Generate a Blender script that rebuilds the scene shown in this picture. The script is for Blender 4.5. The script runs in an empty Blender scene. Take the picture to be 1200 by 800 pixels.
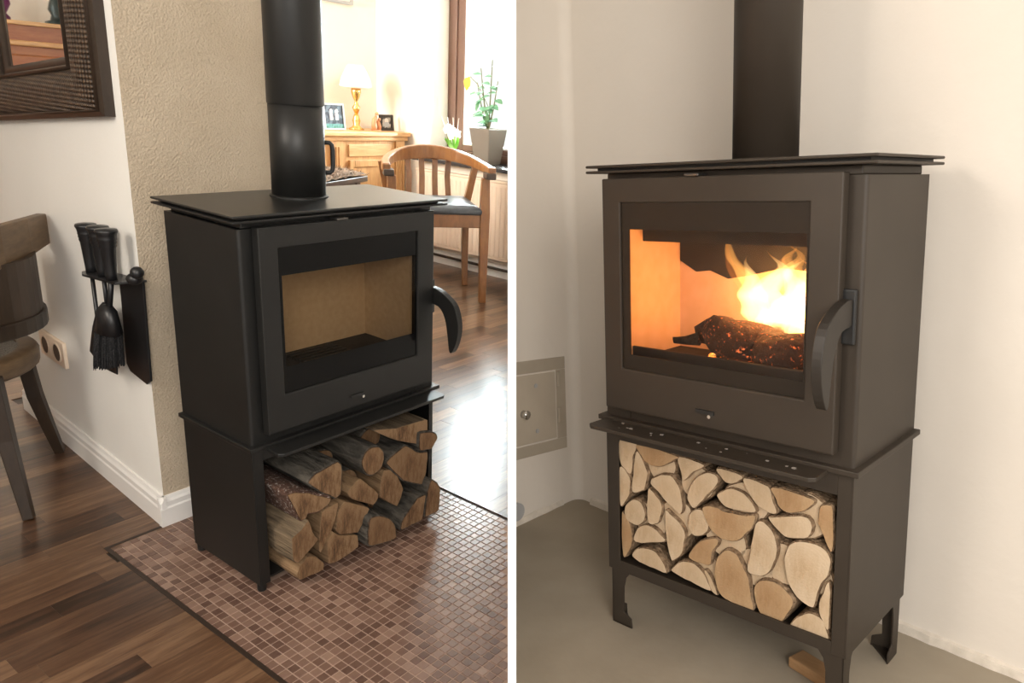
import bpy, bmesh, math, random
from mathutils import Vector, Matrix, noise
S = bpy.context.scene
COL = S.collection
rnd = random.Random(7)

# ---------------------------------------------------------------- camera
# room A (left, z up) is the world frame; room B (right) is placed by ROOM_B
CAM_R = Matrix(((0.56532, -0.82140, 0.07563), (-0.20835, -0.23090, -0.95041), (0.79812, 0.52153, -0.30167)))
CAM_C = Vector((-0.9935, -1.6593, 1.3320))
cam = bpy.data.objects.new('camera', bpy.data.cameras.new('camera'))
COL.objects.link(cam)
m3 = CAM_R.transposed() @ Matrix(((1, 0, 0), (0, -1, 0), (0, 0, -1)))
cam.matrix_world = Matrix.Translation(CAM_C) @ m3.to_4x4()
cam.data.sensor_width = 36
cam.data.lens = 27
cam.data.shift_x = -100 / 1200
cam.data.clip_start = 0.05
S.camera = cam
ROOM_B = Matrix(((-0.112545, 0.992989, 0.036148, 0.447288), (-0.983031, -0.116573, 0.141634, -0.824699),
                 (0.144855, -0.019594, 0.989259, 0.061656), (0, 0, 0, 1)))

# ---------------------------------------------------------------- world, light, exposure
W = bpy.data.worlds.new('sky'); S.world = W; W.use_nodes = True
W.node_tree.nodes['Background'].inputs[0].default_value = (1.0, 0.985, 0.96, 1)
W.node_tree.nodes['Background'].inputs[1].default_value = 1.15
S.view_settings.view_transform = 'Standard'
S.view_settings.look = 'None'
S.view_settings.exposure = 0.0
S.view_settings.gamma = 1.0
S.cycles.transparent_max_bounces = 48
S.cycles.max_bounces = 8

def area(name, loc, target, sx, sy, power, col=(1, 1, 1), room=None):
    d = bpy.data.lights.new(name, 'AREA'); d.shape = 'RECTANGLE'; d.size = sx; d.size_y = sy
    d.energy = power; d.color = col
    o = bpy.data.objects.new(name, d); COL.objects.link(o)
    loc = Vector(loc); target = Vector(target)
    if room is not None: loc = room @ loc; target = room @ target
    o.location = loc
    o.rotation_euler = (target - loc).to_track_quat('-Z', 'Y').to_euler()
    return o
# room A: daylight behind the far window, window at the far left, window behind the camera
area('daylight_beyond_window', (4.6, 2.2, 1.75), (2.6, 2.0, 0.9), 2.6, 2.2, 1500, (0.86, 0.95, 1.0))
area('alcove_fill_light', (0.9, 3.3, 1.7), (2.9, 2.9, 1.2), 0.7, 1.0, 120, (1, 0.94, 0.84))  # added fill lamp, hidden by the column, brightens the back of the room
area('left_window_light', (-1.15, 3.2, 1.10), (0.05, 0.7, 0.75), 0.35, 0.35, 150, (1, 0.97, 0.93))
area('front_window_light', (-1.6, -3.0, 1.9), (0.3, 0.6, 0.9), 1.2, 1.2, 18, (1, 0.88, 0.74))
# room B: window on the right of the camera, lamp on the left
area('right_window_light', (2.6, -2.2, 1.9), (0.7, 0.4, 0.8), 1.4, 1.4, 66, (1, 0.96, 0.91), ROOM_B)
area('left_lamp_light', (-0.2, -2.6, 2.0), (0.1, 0.4, 0.7), 0.8, 0.8, 34, (1, 0.91, 0.80), ROOM_B)

# ---------------------------------------------------------------- materials
def mat(name, base=(.5, .5, .5), rough=.5, metal=0.0, spec=0.5, **kw):
    m = bpy.data.materials.new(name); m.use_nodes = True
    b = m.node_tree.nodes['Principled BSDF']
    b.inputs['Base Color'].default_value = (*base, 1)
    b.inputs['Roughness'].default_value = rough
    b.inputs['Metallic'].default_value = metal
    b.inputs['Specular IOR Level'].default_value = spec
    for k, v in kw.items(): b.inputs[k.replace('_', ' ')].default_value = v
    return m
class NT:
    def __init__(s, m):
        s.t = m.node_tree; s.b = s.t.nodes['Principled BSDF']
    def n(s, typ, ins=None, **props):
        x = s.t.nodes.new(typ)
        for k, v in props.items(): setattr(x, k, v)
        for k, v in (ins or {}).items():
            if isinstance(v, bpy.types.NodeSocket): s.t.links.new(v, x.inputs[k])
            else: x.inputs[k].default_value = v
        return x
    def math(s, op, a, b=0.0):
        return s.n('ShaderNodeMath', {0: a, 1: b}, operation=op).outputs[0]
    def ramp(s, fac, stops):
        r = s.n('ShaderNodeValToRGB', {0: fac})
        e = r.color_ramp.elements
        while len(e) < len(stops): e.new(0.5)
        for el, (p, c) in zip(e, stops): el.position = p; el.color = (*c, 1)
        return r.outputs[0]
    def mix(s, fac, a, b, blend='MIX'):
        x = s.n('ShaderNodeMix', data_type='RGBA', blend_type=blend)
        for i, v in ((0, fac), (6, a), (7, b)):
            if isinstance(v, bpy.types.NodeSocket): s.t.links.new(v, x.inputs[i])
            else: x.inputs[i].default_value = v if i == 0 else (*v, 1)
        return x.outputs[2]
    def color(s, sock): s.t.links.new(sock, s.b.inputs['Base Color'])
    def bump(s, h, strength=.3, dist=.01):
        x = s.n('ShaderNodeBump', {'Strength': strength, 'Distance': dist, 'Height': h})
        s.t.links.new(x.outputs[0], s.b.inputs['Normal'])
    def obj(s, scale=(1, 1, 1), loc=None):
        c = s.n('ShaderNodeTexCoord').outputs['Object']
        if loc is not None: c = s.n('ShaderNodeVectorMath', {0: c, 1: loc}, operation='ADD').outputs[0]
        return s.n('ShaderNodeMapping', {'Vector': c, 'Scale': scale}).outputs[0]
    def noise(s, vec, scale, detail=3, rough=.5):
        return s.n('ShaderNodeTexNoise', {'Vector': vec, 'Scale': scale, 'Detail': detail, 'Roughness': rough}).outputs['Fac']
    def rand(s):
        a = s.n('ShaderNodeObjectInfo').outputs['Random']
        b = s.n('ShaderNodeNewGeometry').outputs['Random Per Island']
        return s.math('FRACT', s.math('ADD', a, b))

def noisy(name, c1, c2, scale=20, rough=.5, bump=0, bscale=None, dist=.01, metal=0, spec=.5, stretch=(1, 1, 1)):
    m = mat(name, c1, rough, metal, spec); t = NT(m); v = t.obj(stretch)
    t.color(t.ramp(t.noise(v, scale, 4), [(.3, c1), (.7, c2)]))
    if bump: t.bump(t.noise(v, bscale or scale * 3, 4), bump, dist)
    return m
def wood(name, cols, stretch=(2, 30, 30), rough=.4, scale=2.2, bump=.05, vary=True, spec=.5, coat=0):
    m = mat(name, cols[0], rough, 0, spec); t = NT(m)
    r = t.rand()
    off = t.n('ShaderNodeCombineXYZ', {0: t.math('MULTIPLY', r, 37.0), 1: t.math('MULTIPLY', r, 91.0), 2: t.math('MULTIPLY', r, 53.0)}).outputs[0]
    v = t.obj(stretch, off)
    f = t.noise(v, scale, 5, .6)
    f2 = t.noise(v, scale * 4, 3, .6)
    f = t.math('ADD', t.math('MULTIPLY', f, .75), t.math('MULTIPLY', f2, .25))
    if vary: f = t.math('ADD', f, t.math('MULTIPLY', t.math('SUBTRACT', r, .5), vary if isinstance(vary, float) else .35))
    n = len(cols)
    t.color(t.ramp(f, [(.25 + .5 * i / (n - 1), c) for i, c in enumerate(cols)]))
    if bump: t.bump(f2, bump, .004)
    if coat:
        t.b.inputs['Coat Weight'].default_value = coat; t.b.inputs['Coat Roughness'].default_value = .18
    return m

M = {}
M['white_wall'] = noisy('white_wall_paint', (.82, .80, .755), (.85, .835, .79), 3, .85, .12, 90, .004)
M['beige_plaster'] = noisy('beige_roughcast', (.50, .41, .30), (.56, .465, .35), 6, .9, .85, 170, .006)
M['cream_wall'] = noisy('cream_wall_paint', (.86, .78, .67), (.88, .81, .71), 3, .85, .1, 80, .004)
M['ceiling'] = mat('ceiling_paint', (.85, .83, .80), .9)
M['trim_white'] = mat('trim_white_lacquer', (.83, .81, .78), .4)
M['panel_white'] = mat('divider_white_lacquer', (.93, .93, .92), .5)
M['plank'] = wood('walnut_laminate', [(.028, .014, .008), (.075, .036, .019), (.115, .060, .032), (.19, .108, .060)], (1.5, 16, 16), .30, 2.0, .02, .42, .45, .22)
M['underlay'] = mat('dark_underlay', (.03, .02, .015), .8)
def tile_mat():
    m = mat('mosaic_marble', (.2, .13, .11), .24); t = NT(m); r = t.rand()
    off = t.n('ShaderNodeCombineXYZ', {0: t.math('MULTIPLY', r, 37.0), 1: t.math('MULTIPLY', r, 91.0), 2: r}).outputs[0]
    f = t.noise(t.obj((1, 1, 1), off), 60, 4, .6)
    c = t.ramp(r, [(0, (.075, .036, .026)), (.3, (.125, .066, .048)), (.6, (.165, .094, .069)), (.85, (.22, .132, .098)), (1, (.28, .18, .135))])
    t.color(t.mix(t.math('MULTIPLY', f, .3), c, (.30, .21, .16), 'MIX'))
    return m
M['tile'] = tile_mat()
M['grout'] = noisy('mosaic_grout', (.33, .22, .165), (.39, .27, .21), 40, .9)
M['black_steel'] = noisy('black_stove_steel', (.0095, .0095, .0090), (.012, .012, .0115), 8, .43, .10, 900, .0006, 0, .45)
M['bronze_steel'] = noisy('bronze_stove_steel', (.034, .0255, .018), (.040, .030, .0215), 8, .52, .12, 900, .0006, 0, .4)
M['handle_steel'] = mat('handle_steel', (.017, .013, .0095), .5)
M['iron'] = mat('cast_iron', (.014, .014, .014), .5)
M['dull_steel'] = mat('dull_steel', (.16, .15, .14), .45, 1)
M['black_steel_top'] = mat('black_steel_top', (.013, .013, .0125), .33, 0, .6)
M['chrome'] = mat('chrome', (.75, .73, .70), .2, 1)
M['soot'] = noisy('sooty_steel', (.012, .011, .010), (.03, .026, .022), 14, .8)
M['vermiculite'] = noisy('vermiculite_board', (.56, .41, .25), (.64, .49, .32), 60, .95, .15, 120, .003)
M['vermiculite_hot'] = noisy('vermiculite_board_clean', (.66, .42, .24), (.72, .48, .30), 30, .95, .1, 120, .003)
def glass_mat(name, refl, tint):
    m = bpy.data.materials.new(name); m.use_nodes = True; nt = m.node_tree; nt.nodes.clear()
    o = nt.nodes.new('ShaderNodeOutputMaterial'); mx = nt.nodes.new('ShaderNodeMixShader')
    fr = nt.nodes.new('ShaderNodeFresnel'); fr.inputs[0].default_value = refl
    tr = nt.nodes.new('ShaderNodeBsdfTransparent'); tr.inputs[0].default_value = (*tint, 1)
    gl = nt.nodes.new('ShaderNodeBsdfGlossy'); gl.inputs['Roughness'].default_value = .02
    nt.links.new(fr.outputs[0], mx.inputs[0]); nt.links.new(tr.outputs[0], mx.inputs[1]); nt.links.new(gl.outputs[0], mx.inputs[2])
    nt.links.new(mx.outputs[0], o.inputs[0])
    return m
M['stove_glass'] = glass_mat('stove_glass', 1.22, (.70, .64, .56))
M['stove_glass_warm'] = glass_mat('stove_glass_clean', 1.35, (.95, .93, .90))
M['window_glass'] = glass_mat('window_glass', 1.3, (.97, .99, .98))
def endgrain(name, a, b, c, streak=1.0):
    m = mat(name, a, .85, 0, .2); t = NT(m); r = t.rand()
    v = t.obj()
    w = t.n('ShaderNodeTexNoise', {'Vector': v, 'Scale': 18.0, 'Detail': 3.0})
    v2 = t.n('ShaderNodeVectorMath', {0: v, 1: t.n('ShaderNodeVectorMath', {0: w.outputs['Color'], 'Scale': .018}, operation='SCALE').outputs[0]}, operation='ADD').outputs[0]
    flat = t.n('ShaderNodeMapping', {'Vector': v2, 'Scale': (1, 0, 1)}).outputs[0]
    d = t.n('ShaderNodeVectorMath', {0: flat}, operation='LENGTH').outputs['Value']
    ring = t.math('MULTIPLY', t.math('ADD', t.math('SINE', t.math('MULTIPLY', d, 900.0)), 1.0), .5)
    heart = t.math('MULTIPLY', d, 22.0)
    base = t.ramp(t.math('ADD', t.math('ADD', t.math('MULTIPLY', heart, .32), .22), t.math('MULTIPLY', t.math('SUBTRACT', t.noise(t.obj((1, 1, .3)), 30 * streak, 6, .68), .5), 1.3 + .5 * (streak - 1))), [(.10, c), (.36, b), (.66, a)])
    base = t.mix(t.math('MULTIPLY', ring, .10), base, c)
    base = t.mix(t.math('MULTIPLY', r, .55), base, b)
    t.color(base)
    t.bump(t.noise(t.obj((1, .1, 1)), 120, 4, .7), .5, .006)
    return m
M['end_pale'] = endgrain('pale_end_grain', (.64, .505, .355), (.56, .42, .275), (.43, .29, .165))
M['end_brown'] = endgrain('brown_end_grain', (.50, .345, .20), (.42, .265, .14), (.31, .175, .08))
M['end_orange'] = endgrain('orange_end_grain', (.285, .18, .10), (.185, .105, .054), (.075, .041, .022), 2.4)  # orange-brown wood, darkened further to carry the shadow on these logs
M['bark'] = noisy('brown_bark', (.035, .02, .012), (.17, .10, .06), 45, .95, .9, 70, .02, 0, .2, (1, .25, 1))
M['bark_pale'] = noisy('birch_bark', (.13, .08, .045), (.36, .25, .155), 70, .95, .9, 120, .01, 0, .2)
M['bark_grey'] = noisy('grey_bark', (.03, .028, .024), (.13, .115, .095), 45, .95, .9, 70, .02, 0, .2, (1, .25, 1))
def flaky():
    m = mat('flaky_bark', (.1, .05, .03), .8); t = NT(m); v = t.obj()
    f = t.noise(v, 110, 3, .7)
    t.color(t.ramp(f, [(.3, (.06, .028, .018)), (.58, (.15, .075, .05)), (.64, (.55, .50, .46))]))
    t.bump(f, .9, .02); return m
M['bark_flaky'] = flaky()
M['split_grey'] = noisy('weathered_split_wood', (.10, .075, .05), (.26, .19, .12), 8, .9, .6, 20, .02, 0, .2, (10, .8, 10))
M['split_pale'] = noisy('fresh_split_wood', (.16, .095, .05), (.33, .215, .12), 7, .85, .5, 20, .02, 0, .2, (10, .8, 10))
M['char'] = noisy('charred_wood', (.008, .006, .005), (.045, .03, .022), 40, .95, 1, 60, .02)
M['chair_shaded'] = wood('oak_shaded', [(.016, .0095, .0055), (.030, .018, .010), (.047, .028, .016)], (6, 6, 1.5), .42, 3, .05)  # unlit parts of the round-backed chair, shade put into the colour
M['chair_lit'] = wood('oak_lit', [(.07, .040, .019), (.115, .070, .034), (.17, .105, .052)], (3, 3, 14), .45, 3, .05)  # same chair's lit rail and seat ring, light put into the colour
M['cane'] = noisy('grey_cane', (.10, .09, .075), (.20, .18, .15), 140, .8, .9, 240, .006)
M['cherry'] = wood('cherry_wood', [(.15, .055, .016), (.25, .10, .03), (.33, .15, .05)], (4, 4, 1.2), .3, 3, .02, .2, .5, .4)
M['leather'] = noisy('dark_leather', (.045, .05, .06), (.065, .07, .08), 30, .3, .2, 200, .003)
M['cap_dark'] = mat('dark_arm_cap', (.05, .03, .02), .45)
M['pine'] = wood('honey_pine', [(.48, .23, .085), (.66, .36, .15), (.78, .48, .23)], (14, 4, 1.5), .4, 2, .02, .15)
M['pine_h'] = wood('honey_pine_boards', [(.48, .23, .085), (.66, .36, .15), (.78, .48, .23)], (1.5, 14, 14), .4, 2, .02, .15)
M['brown_frame'] = mat('brown_window_frame', (.155, .08, .055), .4)
M['radiator'] = mat('radiator_enamel', (.82, .66, .52), .4)
M['sill'] = mat('dark_slate_sill', (.035, .035, .04), .25)
M['fur'] = noisy('brown_fur', (.06, .035, .02), (.42, .30, .22), 60, .95, .8, 90, .02)
M['dark_wood'] = wood('dark_bench_wood', [(.025, .012, .008), (.06, .03, .018)], (3, 12, 12), .35)
M['brass'] = mat('polished_brass', (.75, .50, .18), .25, 1)
M['shade'] = mat('white_lamp_shade', (.93, .90, .84), .8)
M['wicker_dark'] = wood('woven_rattan', [(.030, .017, .010), (.075, .043, .024), (.13, .08, .045)], (20, 20, 20), .45, 3, .1, .5)
M['frame_dark'] = wood('dark_stained_frame', [(.016, .010, .007), (.035, .022, .014)], (10, 10, 2), .4, 3, .05)
M['mirror'] = mat('mirror_silver', (.9, .9, .88), .02, 1)
M['black_iron'] = mat('black_fire_tools', (.010, .010, .011), .38)
M['bristle'] = noisy('black_bristles', (.008, .008, .009), (.02, .02, .022), 80, .9, .9, 200, .01)
M['socket'] = mat('cream_plastic', (.80, .66, .52), .4)
M['socket_hole'] = mat('socket_recess', (.10, .07, .05), .6)
M['leaf'] = mat('green_leaf', (.11, .26, .13), .4, 0, .5)
M['leaf'].node_tree.nodes['Principled BSDF'].inputs['Subsurface Weight'].default_value = 0
M['leaf_young'] = mat('fresh_leaf', (.20, .45, .06), .4)
M['leaf_yellow'] = mat('yellow_leaf', (.85, .50, .06), .5)
M['petal'] = mat('white_petal', (.92, .92, .88), .6)
M['stem'] = mat('plant_stem', (.16, .15, .07), .6)
M['pot'] = mat('taupe_pot', (.20, .17, .14), .5)
M['pot_white'] = mat('white_pot', (.88, .86, .82), .3)
M['figure'] = mat('terracotta_figure', (.60, .26, .12), .5)
M['figure_dark'] = mat('bronze_figure', (.025, .035, .03), .4)
M['figure_purple'] = mat('purple_figure', (.16, .03, .12), .5)
M['cabinet_red'] = wood('red_stained_pine', [(.20, .055, .018), (.33, .105, .035), (.45, .17, .06)], (2, 10, 10), .4)
def photo_mat(name, a, b):
    m = mat(name, a, .3); t = NT(m); t.color(t.ramp(t.noise(t.obj(), 28, 3), [(.45, a), (.56, b)])); return m
M['photo_dark'] = photo_mat('photo_print', (.018, .02, .035), (.10, .13, .16))
M['photo_grey'] = photo_mat('photo_print_sepia', (.03, .025, .02), (.45, .40, .34))
M['photo_light'] = mat('photo_print_light', (.80, .72, .66), .4)
M['photo_green'] = noisy('photo_print_green', (.02, .12, .06), (.10, .30, .30), 60, .4)
M['frame_grey'] = mat('grey_photo_frame', (.42, .42, .42), .4)
M['plaster_b'] = noisy('warm_white_plaster', (.70, .64, .565), (.74, .68, .605), 2.2, .95, .22, 26, .006)
M['mortar'] = noisy('rough_mortar', (.62, .56, .48), (.74, .67, .58), 30, .95, .5, 60, .006)
M['concrete'] = noisy('beige_screed', (.285, .24, .18), (.345, .295, .225), 5, .85, .12, 60, .004)
M['door_paint'] = noisy('grey_painted_sheet', (.47, .405, .32), (.53, .46, .365), 8, .5, .1, 60, .003)
M['door_frame_paint'] = noisy('grey_painted_frame', (.40, .345, .27), (.46, .40, .315), 8, .55)
M['ash'] = mat('ash_flakes', (.26, .23, .20), .9)
M['scrap'] = wood('pine_offcut', [(.30, .16, .07), (.45, .27, .13)], (2, 14, 14), .7)
def glow(name, col, strength, dark=(.02, .012, .01), lo=.5, hi=.62, scale=55):
    m = mat(name, dark, .95); t = NT(m)
    f = t.ramp(t.noise(t.obj(), scale, 4, .6), [(lo, (0, 0, 0)), (hi, (1, 1, 1))])
    t.t.links.new(t.mix(f, (0, 0, 0), col), t.b.inputs['Emission Color'])
    t.b.inputs['Emission Strength'].default_value = strength
    t.bump(t.noise(t.obj(), 40, 4), .8, .02)
    return m
M['ember_log'] = glow('glowing_charred_log', (1, .20, .05), 1.3, (.035, .016, .010), .60, .74, 120)
M['embers'] = glow('ember_bed', (1, .22, .03), 6.0, (.03, .012, .008), .50, .66, 45)
def flame_mat(name, col, dens):
    m = bpy.data.materials.new(name); m.use_nodes = True; nt = m.node_tree; nt.nodes.clear()
    o = nt.nodes.new('ShaderNodeOutputMaterial'); e = nt.nodes.new('ShaderNodeEmission')
    e.inputs[0].default_value = (*col, 1); e.inputs[1].default_value = dens
    nt.links.new(e.outputs[0], o.inputs['Volume'])
    return m
M['flame_core'] = flame_mat('flame_core', (1, .56, .20), 75)
M['flame'] = flame_mat('flame', (1, .42, .09), 48)
M['flame_edge'] = flame_mat('flame_edge', (1, .25, .035), 20)

def weave_mat():
    m = mat('rattan_weave', (.05, .03, .02), .5); t = NT(m); v = t.obj((1, 1, 1))
    sep = t.n('ShaderNodeSeparateXYZ', {0: v}).outputs
    a = t.math('MULTIPLY', t.math('ADD', sep[1], sep[2]), 260.0); c = t.math('MULTIPLY', t.math('SUBTRACT', sep[1], sep[2]), 260.0)
    h = t.math('MULTIPLY', t.math('SINE', a), t.math('SINE', c))
    f = t.math('ADD', t.math('MULTIPLY', h, .35), t.math('MULTIPLY', t.noise(v, 35, 3), .8))
    t.color(t.ramp(f, [(.15, (.018, .011, .007)), (.5, (.075, .046, .027)), (.85, (.17, .11, .065))]))
    t.bump(h, .8, .006); return m
M['weave'] = weave_mat()

# ---------------------------------------------------------------- mesh helpers
ROOM = [None]            # objects made while ROOM[0] is set are collected for placing room B
TOP_B = []
CLIP = []
class MB:
    def __init__(s): s.bm = bmesh.new(); s.mi = 0
    def _f(s, vs):
        try:
            f = s.bm.faces.new(vs); f.material_index = s.mi; return f
        except ValueError: return None
    def box(s, x0, x1, y0, y1, z0, z1, mtx=None, taper=None):
        P = [(x0, y0, z0), (x1, y0, z0), (x1, y1, z0), (x0, y1, z0), (x0, y0, z1), (x1, y0, z1), (x1, y1, z1), (x0, y1, z1)]
        if taper:
            cx, cy = (x0 + x1) / 2, (y0 + y1) / 2
            P = [((cx + (p[0] - cx) * taper, cy + (p[1] - cy) * taper, p[2]) if i < 4 else p) for i, p in enumerate(P)]
        V = [s.bm.verts.new(mtx @ Vector(p) if mtx else p) for p in P]
        for q in ((3, 2, 1, 0), (4, 5, 6, 7), (0, 1, 5, 4), (1, 2, 6, 5), (2, 3, 7, 6), (3, 0, 4, 7)): s._f([V[i] for i in q])
        return s
    def prism(s, pts, d, axis=None):
        """pts: 3D polygon, d: extrusion vector"""
        d = Vector(d); A = [s.bm.verts.new(p) for p in pts]; B = [s.bm.verts.new(Vector(p) + d) for p in pts]
        s._f(A); s._f(B[::-1]); n = len(A)
        for i in range(n): s._f([A[i], B[i], B[(i + 1) % n], A[(i + 1) % n]])
        return s
    def loft(s, rings, cap=True, closed=True):
        R = [[s.bm.verts.new(p) for p in r] for r in rings]
        n = len(R[0])
        for a, b in zip(R, R[1:]):
            for i in range(n if closed else n - 1): s._f([a[i], a[(i + 1) % n], b[(i + 1) % n], b[i]])
        if cap: s._f(R[0][::-1]); s._f(R[-1])
        return s
    def tube(s, path, rad, seg=10, flat=1.0, up=(0, 0, 1), cap=True):
        path = [Vector(p) for p in path]; rings = []
        for i, p in enumerate(path):
            t = (path[min(i + 1, len(path) - 1)] - path[max(i - 1, 0)]).normalized()
            u = Vector(up); u = (u - t * u.dot(t))
            if u.length < 1e-4: u = Vector((1, 0, 0)) - t * t.x
            u.normalize(); w = t.cross(u)
            r = rad[i] if isinstance(rad, (list, tuple)) else rad
            rings.append([p + u * r * math.cos(a) + w * r * flat * math.sin(a) for a in [2 * math.pi * k / seg for k in range(seg)]])
        return s.loft(rings, cap)
    def ribbon(s, path, hw, hh, up=(0, 0, 1), cap=True):
        path = [Vector(p) for p in path]; rings = []
        for i, p in enumerate(path):
            t = (path[min(i + 1, len(path) - 1)] - path[max(i - 1, 0)]).normalized()
            u = Vector(up); u = (u - t * u.dot(t)).normalized(); w = t.cross(u)
            a = hw[i] if isinstance(hw, (list, tuple)) else hw; b = hh[i] if isinstance(hh, (list, tuple)) else hh
            rings.append([p - w * a - u * b, p + w * a - u * b, p + w * a + u * b, p - w * a + u * b])
        return s.loft(rings, cap)
    def lathe(s, prof, c=(0, 0, 0), seg=20):
        c = Vector(c)
        rings = [[c + Vector((r * math.cos(2 * math.pi * k / seg), r * math.sin(2 * math.pi * k / seg), z)) for k in range(seg)] for r, z in prof]
        return s.loft(rings)
    def ball(s, c, r, sx=1, sy=1, sz=1, seg=12, rings=8):
        mt = Matrix.Translation(c) @ Matrix.Diagonal((r * sx, r * sy, r * sz, 1))
        g = bmesh.ops.create_uvsphere(s.bm, u_segments=seg, v_segments=rings, radius=1, matrix=mt)
        for v in g['verts']:
            for f in v.link_faces: f.material_index = s.mi
        return s
    def build(s, name, m, parent=None, smooth=False, bevel=0, seg=2, clip=False, origin=None, sub=0):
        bm = s.bm
        bmesh.ops.recalc_face_normals(bm, faces=bm.faces)
        o0 = Vector((0, 0, 0))
        if parent is not None: o0 = ORG.get(parent.name, Vector((0, 0, 0)))
        elif origin is not None: o0 = Vector(origin)
        if o0.length: bmesh.ops.translate(bm, verts=bm.verts, vec=-o0)
        me = bpy.data.meshes.new(name); bm.to_mesh(me); bm.free()
        for x in (m if isinstance(m, (list, tuple)) else [m]): me.materials.append(x)
        if smooth:
            for p in me.polygons: p.use_smooth = True
        o = bpy.data.objects.new(name, me); COL.objects.link(o)
        if parent is not None:
            o.parent = parent; ORG[o.name] = o0
        else:
            o.location = o0; ORG[o.name] = o0
            if ROOM[0]: TOP_B.append(o)
        if bevel:
            b = o.modifiers.new('bevel', 'BEVEL'); b.width = bevel; b.segments = seg; b.limit_method = 'ANGLE'; b.angle_limit = .6
        if sub:
            b = o.modifiers.new('subdivision', 'SUBSURF'); b.levels = sub; b.render_levels = sub
        if clip: CLIP.append(o)
        return o
ORG = {}
def thing(name, label, cat, loc=(0, 0, 0), group=None):
    o = bpy.data.objects.new(name, None); COL.objects.link(o); o.location = loc; o.empty_display_size = .1
    ORG[o.name] = Vector(loc)
    if ROOM[0]: TOP_B.append(o)
    return tag(o, label, cat, group)
def tag(o, label, cat, group=None):
    o['label'] = label; o['category'] = cat
    if group: o['group'] = group
    return o
def struct(o, label=None):
    o['kind'] = 'structure'
    if label: o['label'] = label
    return o
def project(p):
    q = CAM_R @ (Vector(p) - CAM_C)
    return (700 + 900 * q.x / q.z, 400 + 900 * q.y / q.z, q.z) if q.z > .05 else (-9e9, -9e9, q.z)
def arc(c, r, a0, a1, n, z=0): return [(c[0] + r * math.cos(a0 + (a1 - a0) * i / n), c[1] + r * math.sin(a0 + (a1 - a0) * i / n), z) for i in range(n + 1)]

PN = CAM_R.transposed() @ Vector((1, 0, 1 / 9)).normalized()      # normal of the dividing panel (towards room B)
def side(p): return PN.dot(Vector(p) - CAM_C)
def clip_mesh(me, mw, keep_b):
    """cut a mesh where it meets the dividing panel"""
    inv = mw.inverted(); co = inv @ (CAM_C + PN * (.002 if keep_b else -.002)); no = (mw.to_3x3().transposed() @ PN).normalized()
    bm = bmesh.new(); bm.from_mesh(me)
    r = bmesh.ops.bisect_plane(bm, geom=bm.verts[:] + bm.edges[:] + bm.faces[:], plane_co=co, plane_no=no, clear_outer=not keep_b, clear_inner=keep_b)
    ed = [e for e in r['geom_cut'] if isinstance(e, bmesh.types.BMEdge)]
    if ed: bmesh.ops.holes_fill(bm, edges=ed)
    bm.to_mesh(me); bm.free()

# ================================================================ ROOM A : setting
# ---- dividing panel between the rooms
def cam_pt(x, y, z): return CAM_C + CAM_R.transposed() @ Vector((x, y, z))
def panel():
    b = MB(); t = .0061
    fwd = CAM_R.transposed() @ Vector((-1 / 9, 0, 1)); dn = CAM_R.transposed() @ Vector((0, 1, 0))
    near = CAM_C + fwd * 1.1
    # in-plane corners: near edge leans with the plane, far edge beyond the window
    A = near - dn * .75; B = near + dn * 1.06
    hor = Vector((fwd.x, fwd.y, 0)); 
    # horizontal in-plane direction
    h = PN.cross(dn); h = h if h.dot(fwd) > 0 else -h
    def inplane(p): return p - PN * side(p)
    far_top = inplane(Vector((3.75, 2.29, 2.6))); far_bot = inplane(Vector((3.75, 2.29, -.06)))
    near_bot = inplane(Vector((B.x, B.y, -.06)))
    pts = [A, inplane(Vector((A.x + .5, A.y + .42, 2.45))), far_top, far_bot, near_bot]
    b.prism([p - PN * t for p in pts], PN * 2 * t)
    return struct(b.build('wall_divider', M['panel_white'], bevel=.001))
panel()

# ---- floor: laminate strips and stone mosaic
floor = struct(MB().box(-3.2, 3.6, -3.6, 3.5, -.05, -.0035).build('floor', M['underlay'], clip=True), 'walnut laminate floor with a stone mosaic hearth')
MX0, MX1, MY0, MY1 = -.150, .717, -1.55, .5
def slab_mesh(w, l, h, bev):
    b = bmesh.new()
    P = []
    for (i, z) in ((0, -h), (0, -bev), (bev, 0)):
        P.append([b.verts.new((x, y, z)) for x, y in ((-l / 2 + i, -w / 2 + i), (l / 2 - i, -w / 2 + i), (l / 2 - i, w / 2 - i), (-l / 2 + i, w / 2 - i))])
    for a, c in zip(P, P[1:]):
        for k in range(4): b.faces.new((a[k], a[(k + 1) % 4], c[(k + 1) % 4], c[k]))
    b.faces.new(P[-1]); me = bpy.data.meshes.new('piece'); b.to_mesh(me); b.free(); return me
def merge(meshes_at, name, m, parent):
    vs, fs = [], []
    for me, p in meshes_at:
        k = len(vs)
        vs += [(v.co.x + p[0], v.co.y + p[1], v.co.z + p[2]) for v in me.vertices]
        fs += [[i + k for i in f.vertices] for f in me.polygons]
    me = bpy.data.meshes.new(name); me.from_pydata(vs, [], fs); me.materials.append(m)
    o = bpy.data.objects.new(name, me); COL.objects.link(o); o.parent = parent; o['kind'] = 'stuff'; return o
LEN = [.32, .42, .52, .66]
PW = .0675
pm = {}
def plank_piece(l):
    l = round(l, 3)
    if l not in pm: pm[l] = slab_mesh(PW - .0003, l - .0003, .0034, .00025); pm[l].materials.append(M['plank'])
    return pm[l]
cand = []
def fill_row(y, x0, x1):
    x = x0 - rnd.random() * .4
    while x < x1 - .03:
        l = rnd.choice(LEN); a = max(x, x0); e = min(x + l, x1); x += l
        if e - a > .04: cand.append((e - a, (a + e) / 2, y))
y = -3.5
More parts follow.
